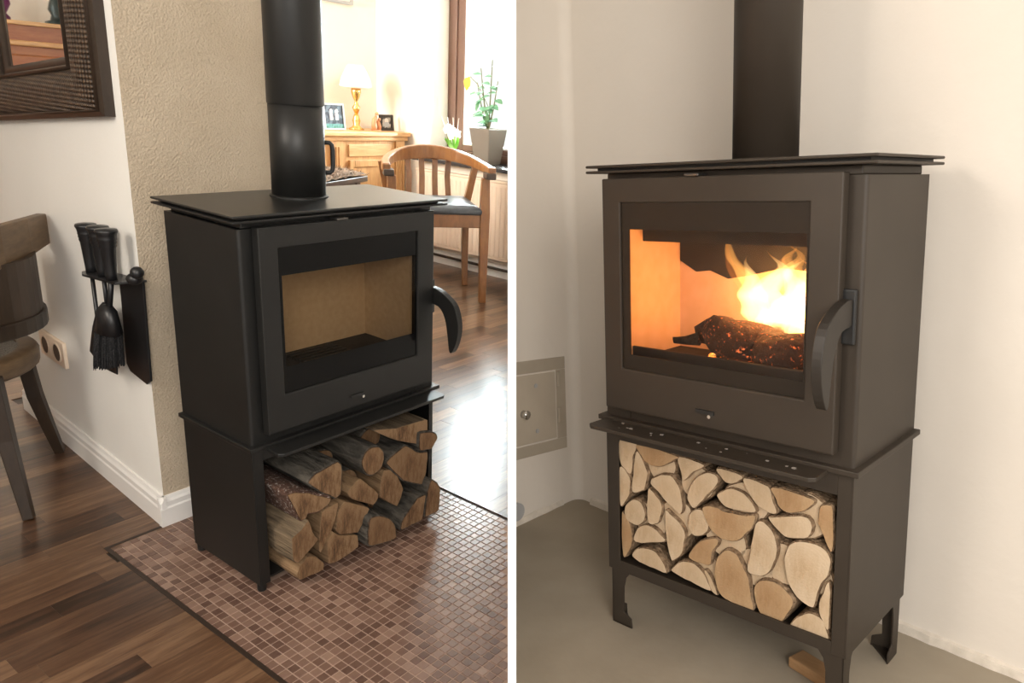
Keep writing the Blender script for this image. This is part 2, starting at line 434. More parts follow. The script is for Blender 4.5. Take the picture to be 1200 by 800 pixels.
while y < 3.4:
    yc = y + PW / 2
    if yc < MY1 + .006: fill_row(yc, -3.1, MX0 - .012); fill_row(yc, MX1 + .012, 3.27)
    elif yc < 1.80: fill_row(yc, -3.1, .02 + .072 * (yc - .5)); fill_row(yc, .52, 3.27)
    else: fill_row(yc, -3.1, 3.27)
    y += PW
planks = []; hidden = []
for l, x, yy in cand:
    ends = [side((x + s * l / 2, yy + q * PW / 2, 0)) for s in (-1, 1) for q in (-1, 1)]
    if min(ends) > -.002: continue
    u, v, d = project((x, yy, 0))
    vis = -60 < u < 640 and 290 < v < 900 and d > 0
    (planks if vis else hidden).append((d, l, x, yy, max(ends) > -.002))
planks.sort(); hidden += planks[300:]; planks = planks[:300]
for d, l, x, yy, cut in planks:
    me = plank_piece(l)
    if cut: me = me.copy()
    o = bpy.data.objects.new('floor_plank', me); COL.objects.link(o); o.parent = floor; o.location = (x, yy, 0)
    if cut: CLIP.append(o)
h = merge([(plank_piece(l), (x, yy, 0)) for d, l, x, yy, c in hidden], 'floor_planks', M['plank'], floor); CLIP.append(h)
# mosaic bed and tiles
gb = MB().box(MX0, MX1, MY0, MY1, -.0034, -.0014).build('mosaic_grout', M['grout'], floor, clip=True)
MB().box(MX0 - .012, MX0, MY0, MY1 + .01, -.0034, .0008).box(MX0, .02, MY1, MY1 + .01, -.0034, .0008).build('edge_strip', mat('dark_edge_strip', (.03, .018, .012), .5), floor, clip=True)
NT_ = 35; pitch = (MX1 - MX0) / NT_
tm = []
for k in range(4):
    me = slab_mesh(pitch * (.90 + .01 * k), pitch * (.915 - .012 * k), .003, .0011); me.materials.append(M['tile']); tm.append(me)
tiles = []
for i in range(NT_):
    for j in range(int((MY1 - MY0) / pitch)):
        x = MX0 + (i + .5) * pitch; yy = MY1 - (j + .5) * pitch
        if side((x, yy, 0)) > -.016: continue
        if .03 < x < .59 and .03 < yy < .30: continue
        u, v, d = project((x, yy, 0)); vis = 100 < u < 610 and v < 812
        dz = rnd.uniform(-.0003, .0003)
        tiles.append((0 if vis else 1, d, x, yy, dz, rnd.choice(tm)))
tiles.sort(key=lambda t: t[:4])
for v, d, x, yy, dz, me in tiles[:300]:
    o = bpy.data.objects.new('mosaic_tile', me); COL.objects.link(o); o.parent = floor; o.location = (x, yy, dz)
merge([(t[5], (t[2], t[3], t[4])) for t in tiles[300:]], 'mosaic_tiles', M['tile'], floor)

# ---- walls of room A
WO = Vector((.017, .513, 0)); WD = Vector((.072, .9974, 0)).normalized(); WN = Vector((-WD.y, WD.x, 0))
def wl(s, z, n=0): return WO + WD * s + Vector((0, 0, z)) + WN * n      # point on the white wall
H = 2.55
b = MB(); b.mi = 0
e = wl(1.19, 0)
P = [(.50, .513), (WO.x, WO.y), (e.x, e.y), (.50, e.y)]
V0 = [b.bm.verts.new((x, yy, 0)) for x, yy in P]; V1 = [b.bm.verts.new((x, yy, H)) for x, yy in P]
for i, mi in ((0, 1), (1, 0), (2, 0), (3, 0)):
    b.mi = mi; b._f([V0[i], V0[(i + 1) % 4], V1[(i + 1) % 4], V1[i]])
b.mi = 0; b._f(V1)
struct(b.build('wall_column', [M['white_wall'], M['beige_plaster']]), 'short wall, white on its long side and beige roughcast on its end')
struct(MB().box(-3.2, 3.3, 3.4, 3.5, 0, H).build('wall_far', M['cream_wall'], clip=True))
struct(MB().box(-3.3, -3.2, -1.0, 3.5, 0, H).build('wall_left', M['cream_wall']))
struct(MB().box(-3.3, 3.7, -3.6, 3.5, H, H + .08).build('ceiling', M['ceiling'], clip=True))
# window wall with a deep reveal: opening y 1.2..2.84, z .86..2.35
b = MB(); X0, X1 = 3.28, 3.62
b.box(X0, X1, 2.84, 3.5, 0, H).box(X0, X1, 1.2, 2.84, 0, .80).box(X0, X1, 1.2, 2.84, 2.35, H).box(X0, X1, .6, 1.2, 0, H)
struct(b.build('wall_window', M['cream_wall'], clip=True))
# window: frame, sash, pane
wf = struct(MB().box(3.50, 3.57, 2.755, 2.84, .80, 2.35).box(3.50, 3.57, 1.2, 2.755, .80, .86).box(3.50, 3.57, 1.2, 2.755, 2.29, 2.35).build('window_1', M['brown_frame'], clip=True, bevel=.004))
MB().box(3.512, 3.56, 2.68, 2.755, .86, 2.29).box(3.512, 3.56, 1.2, 2.68, .86, .905).box(3.512, 3.56, 1.2, 2.68, 2.24, 2.29).build('sash', M['brown_frame'], wf, clip=True, bevel=.006)
MB().box(3.516, 3.545, 2.655, 2.68, .905, 2.24).box(3.516, 3.545, 1.2, 2.655, .905, .918).build('seal', M['trim_white'], wf, clip=True)
MB().box(3.528, 3.534, 1.2, 2.66, .912, 2.24).build('pane', M['window_glass'], wf, clip=True)
struct(MB().box(3.19, 3.50, 1.2, 2.90, .775, .802).build('trim_1', M['sill'], clip=True, bevel=.004), 'dark slate window sill')
# baseboards
def base_profile(p0, p1, nrm, h=.094):
    p0, p1, nrm = Vector(p0), Vector(p1), Vector(nrm)
    prof = [(0, 0), (.017, 0), (.017, h * .60), (.014, h * .66), (.014, h * .82), (.009, h * .90), (.006, h), (0, h)]
    b = MB(); b.loft([[q + nrm * a + Vector((0, 0, z)) for a, z in prof] for q in (p0, p1)]); return b
struct(base_profile(wl(-.017, 0), wl(1.19, 0), WN).build('baseboard_left', M['trim_white']))
struct(base_profile((WO.x - .0195, .513, 0), (.50, .513, 0), (0, -1, 0)).build('baseboard_front', M['trim_white']))
struct(base_profile((3.28, 3.4, 0), (3.28, 1.3, 0), (-1, 0, 0), .10).build('baseboard_window', M['trim_white'], clip=True))
struct(base_profile((.5, 3.4, 0), (3.28, 3.4, 0), (0, -1, 0), .10).build('baseboard_far', M['trim_white']))

# ================================================================ stoves
def curve_outline(pts, n=4):
    """smooth closed outline (Catmull-Rom)"""
    out = []; k = len(pts)
    for i in range(k):
        p0, p1, p2, p3 = [Vector(pts[(i + j - 1) % k]) for j in range(4)]
        for q in range(n):
            t = q / n
            out.append(.5 * ((2 * p1) + (p2 - p0) * t + (2 * p0 - 5 * p1 + 4 * p2 - p3) * t * t + (3 * p1 - p0 - 3 * p2 + p3) * t ** 3))
    return out
def mrot(c, ax, ang): return Matrix.Translation(c) @ Matrix.Rotation(ang, 4, ax) @ Matrix.Translation(-Vector(c))
SW, SD = .62, .32
def stove(label, metal, e, zb, lining, glassm, legs, grate_m, door_x, ax0, ax1, log_x0, log_x1, log_z0, log_z1):
    """e: height of the firebox floor plate above the ground"""
    t = thing('wood_stove', label, 'stove', (SW / 2, SD / 2, 0))
    z0, z1 = e + .012, e + .578                # casing bottom, top
    # casing: rounded sheet wrapped round sides and back, front strips at both sides
    r = .008
    def C(x, yy): return (x, yy, z0)
    out = [C(.075, 0)] + [C(*p[:2]) for p in reversed(arc((r, r), r, -math.pi, -math.pi / 2, 5))] + [C(0, SD), C(SW, SD)] + [C(*p[:2]) for p in reversed(arc((SW - r, r), r, -math.pi / 2, 0, 5))] + [C(SW - .075, 0)]
    inn = [C(SW - .075, .008), C(SW - .008, .008), C(SW - .008, SD - .008), C(.008, SD - .008), C(.008, .008), C(.075, .008)]
    b = MB(); n = len(out)
    # open-profile sheet: build as thin wall quads outside and inside
    poly = out + inn
    A = [b.bm.verts.new(p) for p in poly]; B = [b.bm.verts.new((p[0], p[1], z1 - .018)) for p in poly]; k = len(poly)
    for i in range(k): b._f([A[i], A[(i + 1) % k], B[(i + 1) % k], B[i]])
    ed = [0]
    b._f(A); b._f(B)
    b.build('casing', metal, t)
    MB().box(.012, SW - .012, .006, SD - .01, z1 - .018, z1).build('neck', metal, t, bevel=.003)
    MB().box(.075, SW - .075, .002, .014, z1 - .06, z1 - .012).build('front_rail', metal, t)
    MB().box(.075, SW - .075, .002, .014, z0, z0 + .05).build('front_rail', metal, t)
    o = .026
    MB().box(-o, SW + o, -o, SD + .01, z1 + .012, z1 + .018).build('top_plate', metal if legs else M['black_steel_top'], t, bevel=.0025)
    MB().box(-o, SW + o, -o, SD + .01, z1, z1 + .006).build('under_plate', metal, t, bevel=.0025)
    MB().box(-o + .02, SW + o - .02, -o + .02, SD, z1 + .006, z1 + .012).build('spacer', M['iron'], t)
    MB().box(-.012, SW + .014, -.016, SD + .002, e, e + .012).build('mid_plate', metal, t, bevel=.002)
    ap = MB(); zz = e - .004
    ap.prism([(ax0 + .002, -.016, zz), (ax0, -.068, zz), (ax0 + .012, -.078, zz), (ax1 - .012, -.078, zz), (ax1, -.068, zz), (ax1 - .002, -.016, zz)], (0, 0, .009))
    ap.build('ash_shelf', metal, t, bevel=.0015)
    # door
    dx0, dx1, dz0, dz1 = door_x[0], door_x[1], e + .040, e + .566
    gx0, gx1, gz0, gz1 = dx0 + .050, dx1 - .062, dz0 + .100, dz1 - .052
    b = MB()
    def rc(x0_, x1_, z0_, z1_, yy): return [(x0_, yy, z0_), (x1_, yy, z0_), (x1_, yy, z1_), (x0_, yy, z1_)]
    RR = [[b.bm.verts.new(p) for p in q_] for q_ in (rc(dx0, dx1, dz0, dz1, -.004), rc(dx0, dx1, dz0, dz1, -.030), rc(gx0, gx1, gz0, gz1, -.030), rc(gx0, gx1, gz0, gz1, -.004))]
    for k in range(4):
        for i in range(4): b._f([RR[k][i], RR[k][(i + 1) % 4], RR[(k + 1) % 4][(i + 1) % 4], RR[(k + 1) % 4][i]])
    d = b.build('door', metal, t, bevel=.003)
    b = MB(); b._f([b.bm.verts.new(p) for p in rc(gx0, gx1, gz0, gz1, -.0235)]); b.build('glass', glassm, d)
    # dark printed border and gasket behind the glass
    bw, bt, bb = (.022, .058, .034) if legs else (.010, .070, .070)
    b = MB(); b.box(gx0, gx0 + bw, -.0246, -.0238, gz0, gz1).box(gx1 - .006, gx1, -.0246, -.0238, gz0, gz1).box(gx0 + bw, gx1 - .006, -.0246, -.0238, gz1 - bt, gz1).box(gx0 + bw, gx1 - .006, -.0246, -.0238, gz0, gz0 + bb)
    b.build('glass_border', M['border_hazed'] if legs else M['border'], d)
    # handle: leaf-shaped grip on a latch
    hz = e + .328
    prof = [(-.006, .008), (-.05, .006), (-.085, -.008), (-.116, -.030), (-.131, -.068), (-.134, -.106), (-.124, -.148), (-.108, -.176), (-.098, -.170), (-.090, -.122), (-.078, -.074), (-.052, -.044), (-.006, -.036)]
    pr = curve_outline([Vector((p[0], p[1])) for p in prof], 3)
    b = MB(); xh = .597
    b.prism([(xh - .010, p.x, hz + p.y) for p in pr], (.020, 0, 0))
    hd = b.build('handle', M['handle_steel'] if legs else metal, t, bevel=.006, seg=3)
    MB().box(.578, .612, -.012, -.001, hz - .075, hz + .028).build('latch_plate', M['iron'], t, bevel=.003)
    MB().box(.20 + .08, .325, -.034, -.026, dz0 + .032, dz0 + .040).build('air_slot', M['iron'], d)
    MB().tube([(.318, -.040, dz0 + .030), (.318, -.028, dz0 + .030)], .004, 10).build('air_knob', M['chrome'], d)
    MB().box(.25, .285, -.034, .0, z1 - .012, z1 - .006).build('air_lever', M['dull_steel'], t, bevel=.002)
    # firebox
    fz0, fz1 = gz0 + .012, gz1 + .01
    fx0, fx1, fy1 = gx0 - .005, gx1 + .005, .21
    MB().box(fx0, fx1, fy1, fy1 + .02, fz0, fz1 - .07).build('firebox_back', lining, t)
    MB().box(fx0 - .02, fx0, .012, fy1, fz0, fz1 - .05).build('firebox_side', lining, t)
    MB().box(fx1, fx1 + .02, .012, fy1, fz0, fz1 - .05).build('firebox_side', lining, t)
    MB().prism([(fx0, .075, fz1 - .085), (fx0, .082, fz1 - .073), (fx0, fy1, fz1 - .035), (fx0, fy1, fz1 - .055)], (fx1 - fx0, 0, 0)).build('baffle', M['soot'], t)
    MB().box(fx0, fx1 - .14 if not legs else fx1, .06, .075, fz1 - .100, fz1 - .062).build('baffle_lip', M['soot'], t)
    MB().box(fx0 - .02, fx1 + .02, .012, fy1 + .02, fz0 - .02, fz0).build('firebox_floor', M['soot'], t)
    MB().box(fx0 - .02, fx1 + .02, .014, fy1 + .03, fz1, fz1 + .01).box(fx0 - .026, fx0 - .021, .014, fy1 + .03, fz0, fz1).box(fx1 + .021, fx1 + .026, .014, fy1 + .03, fz0, fz1).box(fx0 - .02, fx1 + .02, fy1 + .025, fy1 + .03, fz0, fz1).build('firebox_shell', M['soot'], t)
    if legs:
        q = [(fx0 + .003, fz1 - .07), (fx0 + .003, fz0 + .215), (fx0 + .05, fz0 + .190), (fx0 + .09, fz0 + .195), (fx0 + .14, fz0 + .178), (fx0 + .2, fz0 + .19), (fx0 + .28, fz0 + .21), (fx1, fz0 + .2), (fx1, fz1 - .07)]
        MB().prism([(x_, fy1 - .004, z_) for x_, z_ in q], (0, .004, 0)).build('sooty_liner', M['soot'], t)
    b = MB()
    for i in range(7): b.box(fx0 + .15, fx1 - .15, .05 + i * .02, .058 + i * .02, fz0 + .0005, fz0 + .009)
    b.build('grate', M['iron'], t)
    MB().box(fx0, fx1, .016, .024, fz0, fz0 + .032).build('log_guard', M['iron'], t, bevel=.002)
    # log store below
    b = MB(); tk = .004
    sb = zb
    b.box(0, tk, 0, SD, sb, e - .0005).build('side_panel', metal, t, bevel=.001)
    MB().box(SW - tk, SW, 0, SD, sb, e - .0005).build('side_panel', metal, t, bevel=.001)
    MB().box(tk, SW - tk, SD - tk, SD, sb, e - .0005).build('back_panel', metal, t)
    MB().box(tk, SW - tk, .004, SD - tk, sb + .010, sb + .016).build('bottom_shelf', metal, t)
    MB().box(tk, log_x0, 0, .004, sb, e - .0005).build('front_post', metal, t, bevel=.001)
    MB().box(log_x1, SW - tk, 0, .004, sb, e - .0005).build('front_post', metal, t, bevel=.001)
    MB().box(log_x0, log_x1, 0, .004, log_z1, e - .0005).build('front_header', metal, t)
    if log_z0 > sb + .012: MB().box(log_x0, log_x1, 0, .004, sb, log_z0).build('bottom_rail', metal, t)
    for sx in (0, 1):
        for sy in (0, 1):
            b = MB()
            if legs:
                # bent sheet leg: two wings, flaring to a small foot
                def X(v): return v if sx == 0 else SW - v
                def Y(v): return v if sy == 0 else SD - v
                A = [(.006, sb), (.064, sb), (.050, sb - .018), (.044, sb - .045), (.042, sb - .112), (.066, sb - .125), (.068, 0), (.006, 0)]
                q = [(X(a), Y(.004), z) for a, z in A]; b.prism(q, (0, Y(.008) - Y(.004), 0))
                q = [(X(.006), Y(.004 + (a - .006) * .9), z) for a, z in A]; b.prism(q, (X(.010) - X(.006), 0, 0))
                b.prism([(X(.006), Y(.004), 0), (X(.068), Y(.004), 0), (X(.006), Y(.06), 0)], (0, 0, .006))
            else:
                x = .012 if sx == 0 else SW - .012; yy = .014 if sy == 0 else SD - .014
                b.lathe([(.011, 0), (.012, .006), (.012, sb + .004)], (x, yy, 0), 14)
            b.build('leg', metal, t, bevel=.001 if legs else 0, smooth=False)
    return t, dict(fx0=fx0, fx1=fx1, fy1=fy1, fz0=fz0, fz1=fz1, top=z1 + .018)
M['border'] = mat('black_glass_border', (.004, .004, .004), .15, 0, .22)
M['border_hazed'] = mat('hazed_glass_border', (.018, .013, .009), .18, 0, .35)  # brown tone paints in the haze reflected by the glass

def pipe(label, x, yy, z0, r, metal, seam, ztop, handle):
    t = thing('flue_pipe', label, 'pipe', (x, yy, z0))
    if seam:
        MB().lathe([(r, z0), (r, seam + .02)], (x, yy, 0), 48).build('lower_pipe', metal, t, smooth=True)
        MB().lathe([(r + .001, seam), (r + .002, seam + .0015), (r + .002, ztop)], (x, yy, 0), 48).build('upper_pipe', metal, t, smooth=True)
    else:
        MB().lathe([(r, z0), (r, ztop)], (x, yy, 0), 48).build('pipe_shaft', metal, t, smooth=True)
    MB().lathe([(r + .006, z0), (r + .006, z0 + .004), (r + .0005, z0 + .006)], (x, yy, 0), 48).build('collar', metal, t, smooth=False)
    if handle:
        a = handle; d = Vector((math.cos(a), math.sin(a), 0)); c = Vector((x, yy, z0))
        p = [c + d * (r - .004) + Vector((0, 0, .145)), c + d * (r + .012) + Vector((0, 0, .145)), c + d * (r + .018) + Vector((0, 0, .139)), c + d * (r + .020) + Vector((0, 0, .125)),
             c + d * (r + .020) + Vector((0, 0, .085)), c + d * (r + .018) + Vector((0, 0, .071)), c + d * (r + .012) + Vector((0, 0, .065)), c + d * (r - .004) + Vector((0, 0, .065))]
        MB().tube(p, .006, 10, up=(0.3, .9, .1)).build('damper_handle', M['iron'], t, smooth=True)
    return t

LOGS_R=[
('split log with a straight right edge in the top left corner of the open store',[(0.036,0.493),(0.083,0.490),(0.086,0.480),(0.075,0.454),(0.069,0.410),(0.036,0.428)]),
('narrow sliver of pale log at the left post just under the corner log',[(0.035,0.421),(0.065,0.400),(0.064,0.360),(0.053,0.340),(0.034,0.322)]),
('tall pointed pale log beside the top left corner log',[(0.089,0.472),(0.105,0.456),(0.117,0.432),(0.119,0.419),(0.111,0.385),(0.104,0.377),(0.072,0.366),(0.076,0.411),(0.081,0.453)]),
('brown half log hanging bow-shaped from the top edge at the left',[(0.091,0.489),(0.203,0.486),(0.198,0.475),(0.169,0.456),(0.145,0.447),(0.117,0.451),(0.102,0.464)]),
('large quarter log with a curved right flank below the brown half log',[(0.128,0.402),(0.147,0.424),(0.172,0.434),(0.193,0.431),(0.212,0.409),(0.219,0.377),(0.215,0.349),(0.188,0.358),(0.159,0.380)]),
('round pinkish log with a dark pith at the left post',[(0.047,0.312),(0.056,0.332),(0.077,0.346),(0.098,0.343),(0.109,0.324),(0.108,0.302),(0.092,0.286),(0.074,0.283),(0.052,0.291)]),
('upright wedge log between the round pinkish log and the tall curved half log',[(0.120,0.385),(0.132,0.382),(0.144,0.372),(0.159,0.357),(0.159,0.336),(0.151,0.312),(0.141,0.303),(0.119,0.301),(0.117,0.348)]),
('tall half log with its flat side to the left above the bottom left corner',[(0.171,0.345),(0.188,0.337),(0.212,0.325),(0.225,0.306),(0.224,0.276),(0.215,0.245),(0.195,0.226),(0.187,0.228),(0.177,0.257),(0.171,0.298)]),
('small dome-shaped pale log with a flat bottom below the round pinkish log',[(0.082,0.239),(0.084,0.266),(0.097,0.284),(0.118,0.293),(0.140,0.290),(0.158,0.280),(0.167,0.265)]),
('narrow brown log standing against the left post at the bottom',[(0.036,0.293),(0.047,0.298),(0.063,0.277),(0.069,0.252),(0.067,0.226),(0.056,0.202),(0.038,0.189)]),
('grey-white log in the bottom left corner with mossy bark on its right',[(0.070,0.195),(0.086,0.222),(0.128,0.233),(0.148,0.224),(0.165,0.208),(0.170,0.185),(0.122,0.187)]),
('pale flat-bottomed log on the bottom rail left of the tall brown oval log',[(0.189,0.196),(0.198,0.214),(0.221,0.231),(0.250,0.235),(0.276,0.222),(0.288,0.203),(0.295,0.182),(0.241,0.187)]),
('thin sliver of log leaning on the left of the tall brown oval log',[(0.278,0.227),(0.287,0.228),(0.306,0.199),(0.315,0.179),(0.301,0.182),(0.288,0.205)]),
('small round white log in the upper middle, the whitest of the stack',[(0.235,0.334),(0.240,0.356),(0.259,0.370),(0.277,0.370),(0.290,0.353),(0.289,0.330),(0.273,0.311),(0.250,0.307),(0.238,0.316)]),
('blunt tan log below the small round white log',[(0.238,0.246),(0.245,0.268),(0.266,0.295),(0.302,0.313),(0.316,0.310),(0.300,0.278),(0.294,0.247),(0.267,0.243)]),
('tall brown oval log standing on the bottom rail in the middle',[(0.308,0.240),(0.316,0.275),(0.339,0.297),(0.362,0.296),(0.375,0.278),(0.393,0.250),(0.397,0.229),(0.403,0.204),(0.406,0.175),(0.369,0.176),(0.328,0.182),(0.311,0.207)]),
('pale leaning log with bark on top above the small round white log',[(0.245,0.374),(0.233,0.393),(0.243,0.426),(0.261,0.450),(0.288,0.466),(0.310,0.463),(0.314,0.450),(0.303,0.432),(0.281,0.406),(0.258,0.378)]),
('triangular pale log end under the top edge left of centre',[(0.211,0.485),(0.278,0.481),(0.249,0.458),(0.224,0.434),(0.215,0.450)]),
('small half-round log under the top edge at the middle',[(0.310,0.481),(0.371,0.477),(0.365,0.463),(0.344,0.453),(0.325,0.457)]),
('pale bow-topped half log lying on the broad brown half log',[(0.310,0.417),(0.325,0.431),(0.351,0.443),(0.372,0.440),(0.393,0.427),(0.407,0.408),(0.389,0.400),(0.345,0.397),(0.326,0.400)]),
('broad brown half log right of the small round white log',[(0.275,0.376),(0.288,0.387),(0.313,0.391),(0.330,0.387),(0.379,0.390),(0.405,0.397),(0.404,0.378),(0.384,0.348),(0.365,0.329),(0.340,0.321),(0.316,0.322),(0.291,0.341)]),
('pale split log with a curved left edge under the top edge right of centre',[(0.378,0.475),(0.434,0.469),(0.445,0.445),(0.457,0.419),(0.438,0.412),(0.413,0.421),(0.388,0.446)]),
('brown half log under the top edge near the right post',[(0.445,0.470),(0.531,0.467),(0.530,0.452),(0.517,0.437),(0.482,0.423),(0.462,0.430),(0.453,0.447)]),
('flat-topped pale log lying below the brown half log near the right post',[(0.438,0.401),(0.452,0.407),(0.526,0.426),(0.530,0.386),(0.484,0.371),(0.462,0.378)]),
('upright D-shaped pale log left of the largest oval log',[(0.408,0.379),(0.422,0.390),(0.443,0.379),(0.456,0.359),(0.460,0.328),(0.451,0.296),(0.434,0.270),(0.409,0.261),(0.391,0.267),(0.396,0.309),(0.403,0.349)]),
('largest pale oval log of the stack, near the right post',[(0.476,0.316),(0.481,0.343),(0.499,0.363),(0.533,0.373),(0.563,0.368),(0.576,0.352),(0.574,0.322),(0.563,0.296),(0.552,0.269),(0.545,0.234),(0.519,0.238),(0.495,0.254),(0.483,0.280)]),
('round golden brown log with a dark heart on the bottom rail',[(0.407,0.214),(0.409,0.237),(0.429,0.255),(0.460,0.259),(0.485,0.247),(0.498,0.228),(0.486,0.194),(0.469,0.172),(0.438,0.171),(0.419,0.182)]),
('half log with a domed top in the bottom right corner',[(0.494,0.168),(0.507,0.195),(0.532,0.216),(0.552,0.217),(0.570,0.204),(0.578,0.164),(0.533,0.166)]),
('narrow standing log wedged against the right post at the bottom',[(0.578,0.299),(0.579,0.200),(0.565,0.213),(0.556,0.237),(0.565,0.274)]),
('brown log with shaggy bark against the right post at the top',[(0.547,0.439),(0.552,0.456),(0.568,0.464),(0.577,0.452),(0.579,0.366),(0.559,0.396),(0.548,0.417)]),
]
LOGS_L=[
('big grooved log with an orange end at the upper left of the store',[(0.123,0.300),(0.144,0.317),(0.185,0.322),(0.219,0.329),(0.231,0.313),(0.225,0.227),(0.209,0.219),(0.161,0.259)],-0.050,'bark'),
('log with flaky white-flecked bark just below the big grooved log',[(0.054,0.297),(0.074,0.296),(0.112,0.279),(0.183,0.233),(0.178,0.220),(0.149,0.209),(0.109,0.219),(0.103,0.206),(0.089,0.206),(0.069,0.258)],-0.060,'flaky'),
('squared block with a pale split top at the lower left of the store',[(0.055,0.179),(0.082,0.191),(0.102,0.209),(0.109,0.182),(0.119,0.151),(0.132,0.136),(0.065,0.093),(0.051,0.109),(0.048,0.175)],-0.075,'grey'),
('rough wide log lying lowest in the left corner of the store',[(0.062,0.055),(0.076,0.080),(0.101,0.094),(0.126,0.081),(0.149,0.048),(0.148,0.029),(0.107,0.031),(0.074,0.035)],-0.068,'pale'),
('thin upright wedge of orange wood beside the squared block',[(0.153,0.206),(0.207,0.211),(0.207,0.196),(0.192,0.150),(0.174,0.118),(0.145,0.079),(0.140,0.090)],-0.060,'pale'),
('dark red square-ended log on the floor of the store',[(0.164,0.116),(0.182,0.133),(0.204,0.110),(0.265,0.083),(0.268,0.043),(0.200,0.032),(0.163,0.038)],-0.068,'pale'),
('tapering tan log with a flat top in the middle of the store',[(0.196,0.125),(0.209,0.187),(0.230,0.204),(0.315,0.147),(0.310,0.135),(0.273,0.084),(0.210,0.108)],-0.060,'pale'),
('short split log with a bright upper face above the tapering tan log',[(0.244,0.222),(0.292,0.251),(0.355,0.175),(0.354,0.158),(0.338,0.142),(0.262,0.194)],-0.050,'pale'),
('round log with a pinkish end and dark bark, the roundest in the store',[(0.297,0.300),(0.307,0.323),(0.329,0.332),(0.353,0.327),(0.370,0.306),(0.373,0.281),(0.363,0.257),(0.340,0.246),(0.315,0.254),(0.300,0.278)],-0.055,'bark'),
('large split log with a pointed top at the upper right below the top wedge',[(0.385,0.263),(0.421,0.278),(0.461,0.294),(0.509,0.251),(0.550,0.239),(0.552,0.216),(0.543,0.157),(0.540,0.127),(0.452,0.179)],-0.050,'bark'),
('long flat wedge lying highest in the store under the front shelf',[(0.337,0.384),(0.426,0.361),(0.513,0.355),(0.552,0.352),(0.546,0.264),(0.451,0.308),(0.392,0.344)],-0.050,'grey'),
('dark barked log poking out beyond the right side under the top wedge',[(0.509,0.319),(0.552,0.310),(0.575,0.295),(0.583,0.277),(0.559,0.251),(0.510,0.261)],-0.060,'bark'),
('brown block right of the short split log in the middle',[(0.370,0.211),(0.383,0.237),(0.422,0.222),(0.458,0.146),(0.434,0.093),(0.366,0.154)],-0.045,'pale'),
('orange split log with a curved left edge at the lower right',[(0.417,0.034),(0.420,0.056),(0.453,0.087),(0.484,0.114),(0.521,0.113),(0.512,0.075),(0.504,0.030)],-0.078,'bark'),
('barked log standing furthest right, outside the right post',[(0.526,0.121),(0.542,0.157),(0.564,0.136),(0.578,0.106),(0.575,0.033),(0.514,0.035)],-0.080,'bark'),
('rounded brown log on the floor of the store between two blocks',[(0.294,0.118),(0.311,0.129),(0.355,0.107),(0.384,0.073),(0.392,0.036),(0.384,0.022),(0.302,0.038),(0.290,0.070)],-0.085,'bark'),
]

def log_obj(label, outline, y0, length, endm, sidem, barkm, bark_t, group, sharp=False, shrink=.94):
    cx = sum(p[0] for p in outline) / len(outline); cz = sum(p[1] for p in outline) / len(outline)
    pts = [Vector(p) for p in outline]
    if sharp:
        o = []
        for i, p in enumerate(pts):
            q = pts[(i + 1) % len(pts)]
            for k in range(4): o.append(p.lerp(q, k / 4))
        # slightly relax the corners
        n = len(o); o = [(o[i] * 6 + o[i - 1] + o[(i + 1) % n]) / 8 for i in range(n)]
    else: o = curve_outline(pts, 4)
    sd = rnd.random() * 50
    def jig(p, a): return p + Vector((noise.noise((p.x * 45, p.y * 45, sd)), noise.noise((p.x * 45, p.y * 45, sd + 9)))) * a
    o = [jig(p, .0022) for p in o]
    c = Vector((cx, cz))
    def ring(k, off, yy, wob=.0):
        out = []
        n = len(o)
        for i, p in enumerate(o):
            tg = (o[(i + 1) % n] - o[i - 1])
            nn = Vector((tg.y, -tg.x))
            if nn.length > 1e-9: nn.normalize()
            if nn.dot(p - c) < 0 and not sharp: pass
            q = c + (p - c) * k + nn * AREA_S * off
            if wob: q = q + Vector((noise.noise((q.x * 30, yy * 14, sd)), noise.noise((q.y * 30, yy * 14, sd + 5)))) * wob
            out.append((q.x, yy, q.y))
        return out
    area2 = sum(a.x * b_.y - b_.x * a.y for a, b_ in zip(o, o[1:] + o[:1])); AREA_S = 1 if area2 > 0 else -1
    b = MB()
    r0 = ring(1, -.0008, y0 - .0006); r1 = ring(1, 0, y0 + .001); r2 = ring((1 + shrink) / 2, 0, y0 + length * .5, .004); r3 = ring(shrink, 0, y0 + length)
    if sidem is not M['bark']:
        rm = [ring(1 + (shrink - 1) * f, 0, y0 + length * f, .005) for f in (.12, .25, .37)]
        b.mi = 1; b.loft([r0, r1] + rm + [r2, r3], cap=False)
    else:
        b.mi = 1; b.loft([r0, r1, r2, r3], cap=False)
    b.bm.verts.ensure_lookup_table(); n = len(o)
    b.mi = 0; b._f([b.bm.verts[i] for i in range(n)]); b._f([b.bm.verts[i] for i in range(len(b.bm.verts) - n, len(b.bm.verts))])
    g = b.build('split_log', [endm, sidem], origin=(cx, y0, cz))
    if barkm:
        b = MB(); yb = y0 + .0025
        b.loft([ring(1, -.0002, yb), ring(1, bark_t * .8, yb), ring(1, bark_t, yb + .004, .002), ring((1 + shrink) / 2, bark_t, y0 + length * .5, .004), ring(shrink, bark_t, y0 + length - .004)], cap=False)
        b.build('bark', barkm, g)
    tag(g, label, 'log', group)
    return g

